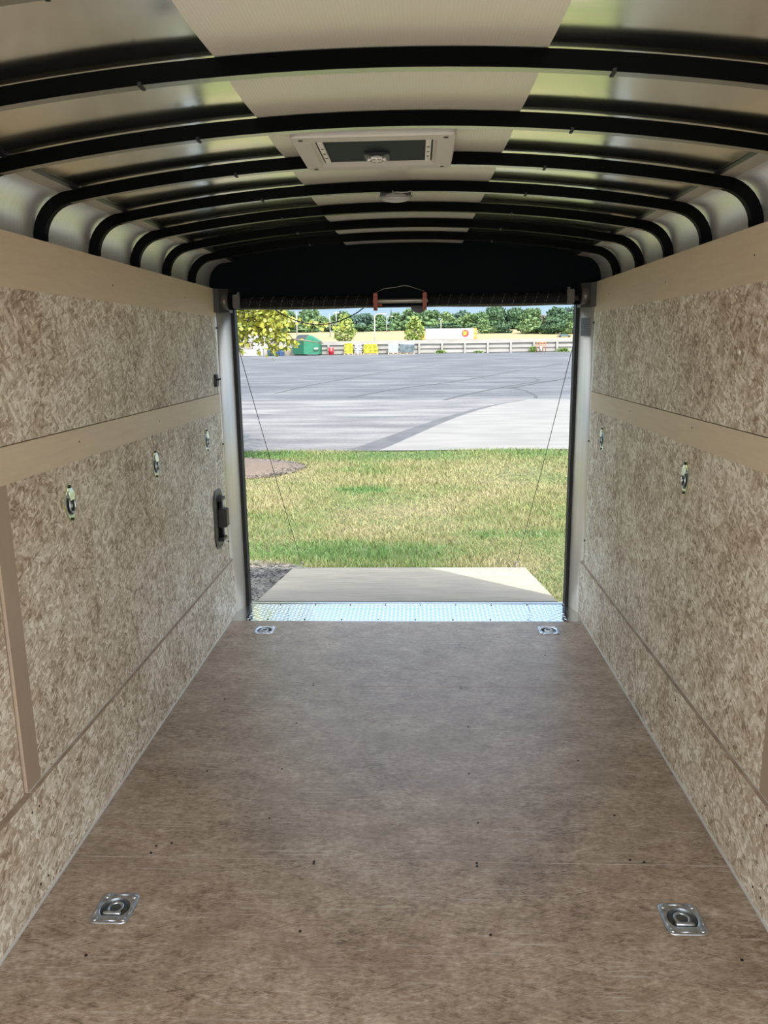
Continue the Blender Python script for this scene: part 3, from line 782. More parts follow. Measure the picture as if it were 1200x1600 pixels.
TYRE = mat('tyre_rubber_mark', (.035, .035, .038), .8, noise=(4, (.055, .056, .06)))
for lab_, pts_, wd_ in (('long dark tyre streak sweeping across the middle of the lot', ((548, 621), (600, 611), (640, 605), (700, 598), (760, 588), (830, 575), (880, 568)), .09),
                  ('hooked dark tyre streak in the right part of the lot', ((694, 625), (730, 616), (780, 606), (815, 600), (838, 596), (842, 593), (834, 591)), .10),
                  ('dark tyre streak across the left part of the lot', ((430, 615), (480, 603), (540, 592), (620, 578), (680, 570)), .06),
                  ('faint curved tyre streak by the corner of the concrete', ((838, 622), (836, 617), (820, 610), (795, 606)), .08),
                  ('dark tyre streak at the far right of the lot', ((800, 606), (840, 598), (897, 590)), .16)):
    q = [on_lot(*p) for p in pts_]; mb = MB(); ra, rb = [], []
    for i_, p in enumerate(q):
        t_ = (q[min(i_ + 1, len(q) - 1)] - q[max(i_ - 1, 0)]); t_.z = 0; t_.normalize(); nn = Vector((-t_.y, t_.x, 0)) * wd_ * .65; ra.append(p + nn); rb.append(p - nn)
    mb.loft([ra, rb], False, False); o = mb.build('tyre_mark', TYRE); tag(o, lab_, 'tyre mark', 'tyre marks on the lot')
# concrete apron on the right with its dark sealed edge
apron_c = [(-.60, 13.41), (-.39, 14.0), (.0, 15.3), (.42, 16.7), (1.0, 18.5), (1.66, 20.2), (2.4, 21.7), (3.35, 23.1)]
CONC = mat('concrete_pale', (.135, .130, .124), .85, noise=((.8, 3, 1), (.17, .165, .155), 5), bump=(20, .1))
mb = MB(); V1 = [(x, y, gz(y) + .012) for x, y in apron_c]; mb.loft([V1, [(40, y, gz(y) + .012) for x, y in apron_c]], False, False, 0, False)
o = mb.build('concrete_apron', CONC); tag(o, 'pale concrete apron at the right edge of the lot', kind='structure')
mb = MB(); mb.loft([[(x - .10 - .5 * max(0, 1 - (y - 13.4) / 9), y, gz(y) + .008) for x, y in apron_c], [(x + .03, y, gz(y) + .008) for x, y in apron_c]], False, False, 0, False)
o = mb.build('sealed_joint', mat('sealed_asphalt', (.05, .05, .054), .8, noise=(3, (.07, .07, .074)))); tag(o, 'dark sealed strip along the concrete apron', kind='structure')
FIELD = mat('dry_field', (.20, .150, .068), .9, noise=((.03, .2, .1), (.24, .19, .095), 5))
ground('field', (-320, 320), (71.5, 110, 150, 190, 230, 260, 305, 420), FIELD, -.02, 'dry golden field behind the fence')
MULCH = mat('mulch_chips', (.07, .05, .04), .95, noise=(60, (.15, .115, .09), 3), bump=(60, 1.))
mb = MB(); c = Vector((-3.25, 11.55, -.25)); ring = [(c.x + 1.62 * math.cos(a) * (1 + .05 * math.sin(5 * a)), c.y + 1.15 * math.sin(a) * (1 + .05 * math.sin(7 * a)), c.z) for a in np.linspace(0, 2 * PI, 41)[:-1]]
mb.loft([ring, [(c.x + (x - c.x) * .7, c.y + (y - c.y) * .7, c.z + .05) for x, y, z in ring], [(c.x + (x - c.x) * .1, c.y + (y - c.y) * .1, c.z + .09) for x, y, z in ring]], True, True, 0, True)
o = mb.build('mulch_bed', MULCH); tag(o, 'ring of brown mulch on the lawn under the left tree', 'mulch', kind='stuff')
# mulch chips
def chips(name, cx, cy, rx, ry, n, m_, size, zf):
    a = rng.uniform(0, 2 * PI, n); rr_ = np.sqrt(rng.uniform(0, 1, n)); x = cx + rx * rr_ * np.cos(a); y = cy + ry * rr_ * np.sin(a)
    z = zf(rr_); yawr = rng.uniform(0, PI, n); L = rng.uniform(.4, 1, n) * size; w = L * rng.uniform(.25, .7, n)
    dx = np.stack([np.cos(yawr) * L, np.sin(yawr) * L, rng.uniform(-.4, .4, n) * L], 1); dy = np.stack([-np.sin(yawr) * w, np.cos(yawr) * w, rng.uniform(-.4, .4, n) * w], 1)
    p = np.stack([x, y, z + size * .3], 1)
    up = np.array([0, 0, 1]) * (size * .25)
    v = np.stack([p - dx - dy, p + dx - dy, p + dx + dy, p - dx + dy, p + up * 1.0], 1).reshape(-1, 3)
    i = np.arange(n)[:, None] * 5
    f = np.concatenate([i + np.array([[0, 1, 4]]), i + np.array([[1, 2, 4]]), i + np.array([[2, 3, 4]]), i + np.array([[3, 0, 4]])])
    return np_mesh(name, v, f, m_)
o = chips('mulch_chips', -3.25, 11.55, 1.6, 1.13, 5000, mat('chip_brown', (.06, .045, .036), .9, noise=(9, (.17, .145, .12), 2)), .03, lambda r: -.25 + .09 * (1 - r))
tag(o, 'loose bark chips on the mulch ring under the left tree', 'mulch', kind='stuff')
GRAV = mat('gravel_grey', (.05, .048, .045), .9, noise=(14, (.17, .155, .135), 2))
mb = MB(); mb.loft([[(-1.75, 4.5, -.255), (-.85, 4.5, -.255)], [(-1.75, 6.1, -.255), (-.80, 6.1, -.255)], [(-1.6, 6.35, -.262), (-1.0, 6.3, -.262)]], False, False)
o = mb.build('gravel_patch', mat('gravel_base', (.05, .048, .045), .95, noise=(50, (.12, .11, .095)))); tag(o, 'dark gravel beside the left edge of the ramp', 'gravel', kind='stuff')
o = chips('gravel', -1.25, 5.45, .55, .95, 9000, GRAV, .016, lambda r: -.256 + 0 * r); tag(o, 'loose grey and tan gravel stones beside the left edge of the ramp', 'gravel', kind='stuff')

# ------------------------------------------------------------------ grass
def grass_mat():
    mt = bpy.data.materials.new('grass_blades'); mt.use_nodes = True; B = NB(mt)
    a = B.noise(B.mapping(), .9, 4, .6); b = B.noise(B.mapping(), 30, 3)
    f = B.math('ADD', B.math('ADD', B.math('MULTIPLY', a, .50), B.math('MULTIPLY', b, .46)), .045)
    s = B.sep(B.tc.outputs['Object'])
    # greener along the lot and around the ramp, where the lawn gets water; a few lush clumps; the last patch paints in tree shade
    for cx, cy, rx, ry, k in ((-.6, 6.7, 1.5, .45, .14), (1.45, 5.9, .5, .7, .12), (-2.2, 6.8, .5, .4, .1), (.5, 12.9, 5, .8, .10), (-.65, 9.7, .45, .28, .16), (.85, 7.3, .7, .22, .10), (2.1, 7.6, .5, .3, .1), (-2.9, 12.9, 1.2, .7, .16)):
        dx = B.math('DIVIDE', B.math('SUBTRACT', s[0], cx), rx); dy = B.math('DIVIDE', B.math('SUBTRACT', s[1], cy), ry)
        d = B.math('ADD', B.math('MULTIPLY', dx, dx), B.math('MULTIPLY', dy, dy))
        g = B.math('MULTIPLY', B.math('SUBTRACT', 1.0, d, True), k * 1.3); f = B.math('SUBTRACT', f, g)
    c = B.ramp(f, [(.34, (.055, .125, .022)), (.43, (.10, .155, .036)), (.51, (.175, .175, .062)), (.60, (.235, .205, .095)), (.70, (.31, .25, .14))])
    B.color(c); B.b.inputs['Roughness'].default_value = .55
    B.b.inputs['Transmission Weight'].default_value = 0
    return mt
def grass():
    out = []
    n = 170000
    y = 5.0 + 8.5 * rng.uniform(0, 1, n) ** 1.15; half_ = .30 * y + .4
    x = (rng.uniform(-1, 1, n)) * half_ + (-.01 * y)
    k = ~((np.abs(x) < .96) & (y < 6.03)) & ~((x < -.85) & (x > -1.72) & (y < 6.25)) & ~((((x + 3.25) / 1.6) ** 2 + ((y - 11.55) / 1.15) ** 2) < 1)
    x, y = x[k], y[k]; n = len(x)
    h = rng.uniform(.022, .058, n) * (1 + .5 * np.sin(x * 1.7 + 2) * np.sin(y * 1.3)); lean = rng.normal(0, .035, (n, 2)); yw = rng.uniform(0, PI, n)
    w = .0018 + .00028 * (y - 5)
    z = np.full(n, -.262)
    wx, wy = np.cos(yw) * w, np.sin(yw) * w
    a = np.stack([x - wx, y - wy, z], 1); b = np.stack([x + wx, y + wy, z], 1)
    mx = np.stack([x + lean[:, 0] * .4, y + lean[:, 1] * .4, z + h * .6], 1)
    t = np.stack([x + lean[:, 0], y + lean[:, 1], z + h], 1)
    wv = np.stack([wx, wy, 0 * wx], 1) * .7
    v = np.stack([a, b, mx + wv, mx - wv, t], 1).reshape(-1, 3); i = np.arange(n)[:, None] * 5
    q = np.concatenate([i + np.array([[0, 1, 2]]), i + np.array([[0, 2, 3]]), i + np.array([[3, 2, 4]])])
    return np_mesh('lawn_grass', v, q, grass_mat())
o = grass(); tag(o, 'patchy green and straw coloured grass blades covering the lawn behind the ramp', 'grass', kind='stuff')

# ------------------------------------------------------------------ left tree
LEAF = mat('yellow_green_leaf', (.15, .19, .02), .5, noise=(5, (.33, .31, .045), 2))
BARK = mat('bark', (.16, .12, .09), .9, noise=((6, 6, 20), (.24, .19, .15)))
def leaf_cards(name, P, size, m_, parent, flat=.6, droop=0):
    n = len(P); d = rng.normal(0, 1, (n, 3)); d[:, 2] = d[:, 2] * flat - droop; d /= np.linalg.norm(d, axis=1)[:, None]
    e = np.cross(d, rng.normal(0, 1, (n, 3))); e /= np.linalg.norm(e, axis=1)[:, None]; nn = np.cross(d, e)
    s = (rng.uniform(.6, 1.1, n) * size)[:, None]
    v = np.stack([P, P + d * s * .35 + e * s * .42, P + d * s * .6 + e * s * .30 + nn * s * .05, P + d * s * 1.05, P + d * s * .6 - e * s * .30 + nn * s * .05, P + d * s * .35 - e * s * .42], 1).reshape(-1, 3)
    i = np.arange(n)[:, None] * 6
    f = np.concatenate([i + np.array([[0, 1, 2, 3]]), i + np.array([[0, 3, 4, 5]])])
    return np_mesh(name, v, f, m_, parent=parent)
tr = thing('maple_tree', 'yellow-green leafy tree whose low branches hang into the upper left of the opening', 'tree', (-3.95, 11.7, -.2))
mb = MB(); mb.tube([(0, 0, -.1), (.03, 0, .8), (-.03, .03, 1.7), (.05, 0, 2.6), (0, 0, 4.2)], [.16, .12, .10, .08, .03], 12)
tips = []
for k in range(26):
    a = k * 2.4; z0_ = 1.5 + 2.5 * (k / 26); L = 2.7 * math.sqrt(max(.15, 1 - ((z0_ - 2.1) / 2.9) ** 2))
    p0 = Vector((0, 0, z0_)); p2 = Vector((L * math.cos(a), L * math.sin(a), z0_ + .6 - .3 * (k < 9)))
    p1 = p0.lerp(p2, .5) + Vector((0, 0, .35)); mb.tube([p0, p1, p2], [.03, .018, .006], 6); tips += [p1, p2, p0.lerp(p2, .75)]
# drooping limbs that reach into the opening
hang = [((1.95, -.1, 2.12), (2.98, .05, 2.06), .033), ((1.75, -.1, 2.25), (1.95, 0, 1.88), .09), ((1.6, -.2, 2.2), (1.95, -.1, 1.74), .08), ((1.35, 0, 2.2), (1.45, -.1, 1.84), .09), ((1.2, -.2, 2.2), (1.35, -.2, 2.02), .10), ((.85, -.1, 2.1), (1.07, -.2, 1.42), .06), ((1.7, .1, 2.4), (2.0, .2, 2.30), .08), ((2.0, -.1, 1.95), (2.22, .05, 1.82), .03)]
for q, t, _ in hang:
    mb.tube([(0, 0, 1.9), Vector(q) * .6 + Vector((0, 0, .9)), Vector(q), Vector(t)], [.03, .015, .008, .003], 6)
mb.build('trunk', BARK, tr)
P = []
n = 9000
u = rng.normal(0, 1, (n, 3)); u /= np.linalg.norm(u, axis=1)[:, None]; rad = rng.uniform(.45, 1, n) ** .5
crown = u * rad[:, None] * np.array([2.7, 2.7, 2.2]) + np.array([0, 0, 4.0]); P.append(crown[(crown[:, 2] > 2.35) | ((crown[:, 2] > 1.9) & (crown[:, 0] < 1.6))])
for q, t, sg in hang:
    q, t = np.array(q), np.array(t); m_ = int(2600 * sg)
    s = rng.uniform(0, 1, (m_, 1)); P.append(q + (t - q) * s + rng.normal(0, 1, (m_, 3)) * np.array([sg, .2, sg]))
P.append(rng.uniform(0, 1, (1100, 3)) * np.array([1.35, 1.0, .42]) + np.array([.75, -.5, 2.02]))
leaf_cards('foliage', np.concatenate(P), .085, LEAF, tr, .6, .7)

# ------------------------------------------------------------------ far side of the lot
FYY = 68.0
def at(u_, v_, y): # helper for my own layout: photo bearing -> place at distance y
    d = fw + cr * ((u_ - 600) / F) - cu * ((v_ - 800) / F)
    return (.0727 + d.x / d.y * y, y, 1.553 + d.z / d.y * y)
GB = gz(FYY)
FC = mat('weathered_concrete', (.20, .19, .172), .85, noise=((.6, .6, 3), (.25, .24, .22), 4))
fe = thing('fence', 'long low pale rail fence across the far side of the lot', 'fence', (0, 69.4, GB))
MB().box(-8.6, 24, .18, .30, -.1, 1.12).build('backing_wall', FC, fe)
mb = MB(); mb.box(-8.6, 24, .02, .18, .86, 1.18); mb.build('top_rail', FC, fe)
for z in (.46, .08):
    MB().box(-8.6, 24, .08, .18, z, z + .22).build('rail', FC, fe)
x = -7.7
while x < 24:
    mb = MB(); mb.box(x - .09, x + .09, -.06, .10, -.1, .92, 0, .01); mb.build('fence_post', FC, fe); x += 2.0
# block wall on the left
bw = None
BLK = [mat('block_pale', (.20, .19, .175), .9, noise=(1.5, (.25, .235, .21), 4)), mat('block_tan', (.17, .145, .11), .9, noise=(1.5, (.22, .19, .15), 4)), mat('block_white', (.27, .27, .27), .9, noise=(1.5, (.30, .30, .29), 4))]
k = 0
for row in range(3):
    for col in range(5 if row < 2 else 4):
        x0 = -19.0 + col * 1.85 + (.9 if row == 1 else 0)
        mb = MB(); mb.box(0, 1.82, 0, .8, 0, .60, 0, .03); o = mb.build('concrete_block', BLK[(k * 7 + row) % 3]); o.location = (x0, 69.2, GB + row * .602)
        tag(o, 'large concrete block in the %s course of the stacked wall, %s from its right end' % (('bottom', 'middle', 'top')[row], ['fifth', 'fourth', 'third', 'second', 'first'][col + (0 if row < 2 else 1)]), 'concrete block', 'stacked concrete blocks left of the dumpster'); k += 1
# dumpster
GREEN = mat('dumpster_green', (.005, .105, .052), .45, noise=(1.5, (.006, .13, .065)))
DGREEN = mat('dumpster_side_green', (.008, .075, .042), .5)
x0, _, _ = at(456, 553, 67.5); x1, _, _ = at(499, 553, 67.5); xr_, _, zr_ = at(487, 521, 67.5)
g0 = gz(67.5); wdt = x1 - x0
dp = thing('dumpster', 'green metal dumpster with a peaked dark lid across the lot', 'dumpster', ((x0 + x1) / 2, 67.5, g0), rz=-.0)
hW = wdt / 2
a_, b_ = -hW, hW; c_ = a_ + wdt * .44; rd = c_ + .0
hgt = 1.72; ev = 1.25
# long body along x on the left, gable end faces the viewer on the right
mb = MB()
mb.prism([(c_, 0, .12), (b_, 0, .12), (b_, 0, ev - .05), ((c_ + b_) / 2 - .2, 0, hgt), (c_, 0, ev)], (0, 2.4, 0)); mb.build('body', GREEN, dp)
mb = MB(); mb.prism([(a_, .55, .12), (c_, 0, .12), (c_, 0, ev), (a_, .55, ev)], (0, 1.8, 0)); mb.build('side_body', DGREEN, dp)
mb = MB(); mb.prism([(a_ + .1, .5, ev + .02), (c_, -.02, ev), ((c_ + b_) / 2 - .2, .0, hgt + .02), (a_ + .55, .55, hgt + .02)], (0, .05, .03)); mb.prism([(a_ + .05, .55, ev), (a_ + .5, .6, hgt), (a_ + .5, 2.3, hgt), (a_ + .05, 2.3, ev)], (.06, 0, 0)); mb.build('lid', mat('dumpster_lid', (.03, .035, .045), .35), dp)
mb = MB(); mb.box(b_ - .5, b_ - .05, -.10, 0, .42, .52); mb.box(b_ - .42, b_ - .1, -.06, -.0, .52, .66, 1); mb.build('fork_pocket', [mat('pocket_dark', (.01, .05, .03), .5), mat('pocket_paper', (.3, .31, .31), .5)], dp)
for xx in (a_ + .2, c_ + .15, b_ - .15):
    mb = MB(); mb.cyl((xx, .35, .07), (xx + .06, .35, .07), .08, 12); mb.build('wheel', RUB, dp)
# barrel
bx_, _, _ = at(517.3, 552, 68.6); mb = MB(); gb = gz(68.6)
RED = mat('barrel_red', (.27, .009, .018), .4)
v = thing('barrel', 'red barrel standing against the fence right of the dumpster', 'barrel', (bx_, 68.6, gb))
mb = MB(); mb.tube([(0, 0, 0), (0, 0, .02), (0, 0, .2), (0, 0, .21), (0, 0, .4), (0, 0, .41), (0, 0, .62), (0, 0, .64)], [.21, .23, .23, .24, .24, .23, .23, .21], 20); mb.build('drum', RED, v)
mb = MB(); mb.cyl((0, 0, .64), (0, 0, .68), .22, 20, 0, .19); mb.build('drum_lid', mat('barrel_lid_white', (.3, .29, .28), .5), v)
# pallets of wrapped bags
def bag_stack(uL, uR, vT, y, m_, label, rows=7, name='bag_stack', round_=True, pal=True):
    xa = at(uL, 550, y)[0]; xb = at(uR, 550, y)[0]; h = at((uL + uR) / 2, vT, y)[2] - gz(y); w = xb - xa
    v = thing(name, label, 'pallet load', ((xa + xb) / 2, y, gz(y)), None)
    if pal:
        mb = MB(); mb.box(-w / 2, w / 2, 0, .9, .08, .11); mb.box(-w / 2, w / 2, 0, .9, 0, .03)
        for xx in (-w / 2, -.05, w / 2 - .1): mb.box(xx, xx + .1, 0, .9, .03, .08)
        mb.build('pallet', EDGE, v)
    z = .11 if pal else 0; rh = (h - z) / rows
    mb = MB()
    for r in range(rows):
        nb = 2 if w < 1.2 else 3
        for q in range(nb):
            sh = .12 * (r / rows) ** 2 * w if round_ else 0
            bw_ = (w - 2 * sh) / nb; xc = -w / 2 + sh + bw_ * (q + .5) + random.uniform(-.03, .03)
            mb.sphere((xc, .42 + random.uniform(-.04, .04), z + rh * (r + .5)), 1, 12, 0, (bw_ * .56, .46, rh * .66))
    mb.box(-w / 2 + .08, w / 2 - .08, .06, .8, z, z + (h - z) * .86); mb.build('bags', m_, v); return v
YEL = mat('yellow_sacks', (.36, .33, .006), .45, noise=(5, (.42, .40, .03)))
WRAP = mat('white_wrap', (.24, .26, .30), .4, noise=(4, (.31, .33, .36)), bump=(8, .4))
WRAPG = mat('green_wrap', (.17, .21, .21), .4, noise=(3, (.28, .32, .32)), bump=(8, .4))
DARKW = mat('dark_wrap', (.03, .045, .05), .3, noise=(3, (.10, .13, .14)), bump=(8, .4))
bag_stack(537, 552, 536, 68.3, YEL, 'narrow pallet of yellow sacks against the fence, just left of the white bundle')
bag_stack(553, 565.5, 538, 68.3, WRAP, 'white wrapped bundle between the two pallets of yellow sacks', 4)
bag_stack(567, 590.5, 537.5, 68.3, YEL, 'wider pallet of yellow sacks right of the white bundle')
def wrapped(uL, uR, vT, vB, y, m_, mtop, label):
    xa = at(uL, 550, y)[0]; xb = at(uR, 550, y)[0]; zt_ = at((uL + uR) / 2, vT, y)[2] - gz(y); w = xb - xa
    v = thing('wrapped_pallet', label, 'pallet load', ((xa + xb) / 2, y, gz(y)))
    mb = MB(); mb.box(-w / 2, w / 2, 0, .9, .08, .11); mb.box(-w / 2, w / 2, 0, .9, 0, .03)
    for xx in (-w / 2, -.05, w / 2 - .1): mb.box(xx, xx + .1, 0, .9, .03, .08)
    mb.build('pallet', EDGE, v)
    mb = MB(); mb.box(-w / 2 + .02, w / 2 - .02, .02, .88, .11, zt_ * .78, 0, .03); mb.build('load', m_, v)
    mb = MB(); mb.sphere((-.05, .4, zt_ * .80), 1, 12, 0, (w * .46, .4, zt_ * .14)); mb.sphere((w * .2, .4, zt_ * .80), 1, 10, 0, (w * .3, .36, zt_ * .20)); mb.build('loose_wrap', mtop, v)
wrapped(606, 623, 535, 550, 68.3, WRAPG, WRAP, 'pale green film wrapped pallet load left of the dark one')
wrapped(624, 648, 534, 551, 68.1, DARKW, WRAPG, 'dark pallet load topped with pale film, beside the pale green one')
# crates by the block wall
BLUEC = mat('crate_blue', (.015, .09, .26), .4); TEALC = mat('crate_teal', (.01, .055, .075), .4)
for i, (ua, ub) in enumerate(((417.5, 423), (423.5, 429), (430, 436), (436.5, 443))):
    y = 68.2; xa = at(ua, 550, y)[0]; xb = at(ub, 550, y)[0]; w = xb - xa
    v = thing('crate_stack', '%s crate stack at the block wall, %s' % (('dark teal', 'dark teal', 'blue', 'blue')[i], ('leftmost of four', 'second from left', 'third from left', 'rightmost of four')[i]), 'crates', (xa, y, gz(y)), 'plastic crates left of the dumpster')
    for k in range(3):
        mb = MB(); z = k * .17; t_ = .03
        mb.box(0, w - .03, 0, .6, z, z + .03); mb.box(0, t_, 0, .6, z, z + .15); mb.box(w - .03 - t_, w - .03, 0, .6, z, z + .15); mb.box(0, w - .03, 0, t_, z, z + .06); mb.box(0, w - .03, 0, t_, z + .11, z + .15); mb.box(0, w - .03, .57, .6, z, z + .15)
        mb.build('crate', (TEALC, TEALC, BLUEC, BLUEC)[i], v)
# orange rack
y = 68.8; xa = at(838.5, 550, y)[0]; xb = at(852.5, 550, y)[0]
v = thing('orange_rack', 'orange tubular rack standing in front of the right part of the fence', 'rack', (xa, y, gz(y)))
OR = mat('rack_orange', (.36, .10, .015), .5); w = xb - xa
for xx in (0, w * .33, w * .66, w):
    mb = MB(); mb.cyl((xx, 0, 0), (xx, 0, .82), .025, 8); mb.build('upright', OR, v)
mb = MB(); mb.cyl((0, 0, .80), (w, 0, .80), .025, 8); mb.cyl((0, 0, .60), (w, 0, .60), .02, 8); mb.build('crossbar', OR, v)
mb = MB(); mb.sphere((w * .5, .1, .30), 1, 10, 0, (.14, .12, .26)); mb.build('white_bag', WRAP, v)
# weeds at the fence foot
WEED = mat('weed_green', (.08, .15, .025), .6, noise=(3, (.12, .19, .04)))
for (u_, wd_, h_), l in zip(((832, .35, .45), (880, .75, .28), (688, .55, .22), (748, .5, .12)), ('tall green weed clump left of the orange rack', 'low spread of weeds near the right end of the fence', 'low weed clump near the left part of the rail fence', 'sparse weeds under the middle rails of the fence')):
    xx = at(u_, 550, 69.1)[0]; n = 400; Pp = rng.normal(0, .35, (n, 3)) * np.array([wd_, .15, 0]) + np.array([0, 0, 0]); Pp[:, 2] = rng.uniform(0, 1, n) ** 1.5 * h_
    o = leaf_cards('weed_clump', Pp, .13, WEED, None, .6, -.6); o.location = (xx, 69.1, gz(69.1)); tag(o, l, 'weeds', 'weeds along the fence')

# box trailer parked beyond the field edge
y = 232.; xa, _, zb = at(665, 529, y); xb, _, ztop = at(745, 528, y); ztop = at(705, 513, y)[2]
zb = zb - .3; v = thing('semi_trailer', 'white box semi-trailer with orange rear and round red logo beyond the fence', 'trailer', (xa, y, zb))
w = xb - xa; h = ztop - zb
mb = MB(); mb.box(0, w * .94, 0, 2.5, 0, h, 0, .03); mb.build('box_body', mat('truck_white', (.26, .27, .29), .4), v)
TO = mat('truck_orange', (.42, .17, .012), .4)
mb = MB(); mb.box(w * .94, w, 0, 2.5, 0, h, 0, .03); bd = mb.build('rear_panel', TO, v, label='orange rear end')
mb = MB(); mb.box(w * .955, w * .985, -.02, 0, h * .62, h * .85); mb.box(w * .955, w * .985, -.02, 0, h * .2, h * .4); mb.build('rear_marking', mat('marking_pale', (.4, .3, .12), .5), bd)
lx = at(727, 520, y)[0] - xa
mb = MB(); mb.cyl((lx, -.03, h * .52), (lx, 0, h * .52), 1.02, 28); lg = mb.build('logo_disc', mat('logo_red', (.25, .008, .008), .45), v, label='round red logo with yellow mark')
mb = MB(); q = [(-.75, .25), (-.35, .62), (.65, .55), (.25, .22), (.55, .10), (.20, -.55), (-.75, -.45), (-.45, -.15), (-.60, .0)]
mb.prism([(lx + a_ * 1.0, -.06, h * .52 + c_) for a_, c_ in q], (0, .03, 0)); mb.build('logo_mark', mat('logo_yellow', (.42, .27, .012), .45), lg)
mb = MB(); mb.box(.3, w * .9, .3, 2.2, -.25, 0); mb.build('chassis', BLACK, v)
for xx in (w * .78, w * .86):
    mb = MB(); mb.cyl((xx, .05, -.55), (xx, .35, -.55), .5, 18); mb.build('wheel', RUB, v)
v2 = thing('truck_cab', 'orange truck cab in front of the white semi-trailer', 'truck', (at(655, 528, y)[0], y, zb))
w2 = at(664, 528, y)[0] - at(655, 528, y)[0]
mb = MB(); mb.prism([(0, 0, 0), (w2, 0, 0), (w2, 0, h * .72), (w2 * .45, 0, h * .72), (w2 * .25, 0, h * .35), (0, 0, h * .28)], (0, 2.2, 0)); mb.build('cab_body', TO, v2)
mb = MB(); mb.box(w2 * .5, w2 * .72, -.02, .02, h * .42, h * .64); mb.build('side_window', mat('truck_glass', (.05, .06, .07), .1), v2)
for xx in (w2 * .2, w2 * .8):
    mb = MB(); mb.cyl((xx, .0, -.5), (xx, .3, -.5), .5, 16); mb.build('wheel', RUB, v2)
# parked car seen over the fence
y = 236.; cx_, _, cz_ = at(882, 523.5, y)
v = thing('car', 'dark green car roof showing above the right end of the fence', 'car', (cx_, y, gz(y) - .1))
hc = cz_ + .3 - (gz(y) - .1)
mb = MB(); mb.prism([(-1.3, 0, hc * .45), (-1.35, 0, hc * .62), (-.85, 0, hc * .95), (-.5, 0, hc), (.5, 0, hc), (.9, 0, hc * .93), (1.3, 0, hc * .6), (1.32, 0, hc * .4)], (0, 1.6, 0)); mb.box(-2.0, 2.1, -.05, 1.65, .35, hc * .58, 0, .08); mb.build('car_body', mat('car_green', (.03, .09, .09), .3), v)
mb = MB(); mb.prism([(-1.15, -.02, hc * .64), (-.75, -.02, hc * .92), (.75, -.02, hc * .92), (1.1, -.02, hc * .64)], (0, .03, 0)); mb.build('car_window', mat('truck_glass', (.05, .06, .07), .1), v)
for xx in (-1.3, 1.35):
    mb = MB(); mb.cyl((xx, -.06, .33), (xx, .12, .33), .33, 16); mb.build('wheel', RUB, v)

# lamp posts
def lamp(u_, vt, y, label, side=1, s=1.0):
    x_, _, zt_ = at(u_, vt, y); zg = gz(y); H = zt_ - zg
    v = thing('street_lamp', label, 'street lamp', (x_, y, zg), 'street lamps beyond the fence')
    arcx = [0, .02, .18, .5, .95, 1.5]; arcz = [H * .80, H * .90, H * .955, H * .985, H, H * .985]
    mb = MB(); mb.tube([(0, 0, 0), (0, 0, H * .5)] + [(side * a * s, 0, z) for a, z in zip(arcx, arcz)], [.13, .11, .10, .10, .09, .08, .07, .07], 8); mb.build('pole', mat('lamp_pole', (.36, .36, .36), .4), v)
    mb = MB(); mb.sphere((side * 1.75 * s, 0, H * .98), 1, 10, 0, (.45, .18, .11)); mb.build('lamp_head', mat('lamp_head', (.45, .46, .47), .4), v)
lamp(585, 490, 140, 'pale curved street lamp between the two small trees')
lamp(604, 494, 290, 'small pale street lamp seen faintly right of the taller lamp', 1, 1.2)
def pole(u_, vt, y, label, cross=True):
    x_, _, zt_ = at(u_, vt, y); H = zt_ - gz(y)
    v = thing('utility_pole', label, 'pole', (x_, y, gz(y)), 'utility poles beyond the field')
    mb = MB(); mb.cyl((0, 0, 0), (0, 0, H), .16, 8, 0, .12); mb.build('pole', mat('pole_pale', (.26, .25, .23), .7), v)
    if cross:
        mb = MB(); mb.box(-1.1, 1.1, -.1, .1, H - .8, H - .55); mb.build('crossarm', mat('pole_pale', (.26, .25, .23), .7), v)
pole(463, 487, 200, 'pale utility pole beside the yellow-green branch', False)
pole(525, 486, 285, 'utility pole with a crossarm left of the first small tree')
pole(515, 491, 260, 'thin bare pole left of the small tree over the field', False)
pole(689, 500, 262, 'thin pale pole above the white semi-trailer', False)

# distant trees
random.seed(11)
def crown_pts(n, sx_, sy_, sz_, lumps=14, conif=False):
    cs = []
    for _ in range(lumps):
        a = random.uniform(0, 2 * PI); r = random.uniform(0, .62); z = random.uniform(-.75, .8)
        r *= math.sqrt(max(.1, 1 - z * z)) * 1.3
        cs.append((r * math.cos(a), r * math.sin(a), z, random.uniform(.28, .45)))
    per = n // lumps; out = []
    for c in cs:
        u = rng.normal(0, 1, (per, 3)); u /= np.linalg.norm(u, axis=1)[:, None]
        out.append(np.array(c[:3]) + u * c[3] * rng.uniform(.8, 1.05, (per, 1)))
    P = np.concatenate(out)
    if conif:
        z = rng.uniform(-1, 1, n); r = (1 - z) / 2 * .8 * rng.uniform(.4, 1, n); a = rng.uniform(0, 2 * PI, n)
        P = np.stack([r * np.cos(a), r * np.sin(a), z], 1)
    return P * np.array([sx_, sy_, sz_])
TG = [mat('far_leaf_mid', (.055, .105, .04), .8, noise=(.35, (.09, .155, .055), 3)), mat('far_leaf_dark', (.030, .070, .034), .8, noise=(.35, (.055, .11, .045), 3)), mat('far_leaf_light', (.085, .145, .05), .8, noise=(.35, (.13, .19, .07), 3)), mat('far_leaf_blue', (.045, .085, .065), .8, noise=(.35, (.065, .12, .085), 3)),
      mat('far_twigs_grey', (.13, .12, .09), .9, noise=(.35, (.18, .165, .12), 3))]
protos = {}
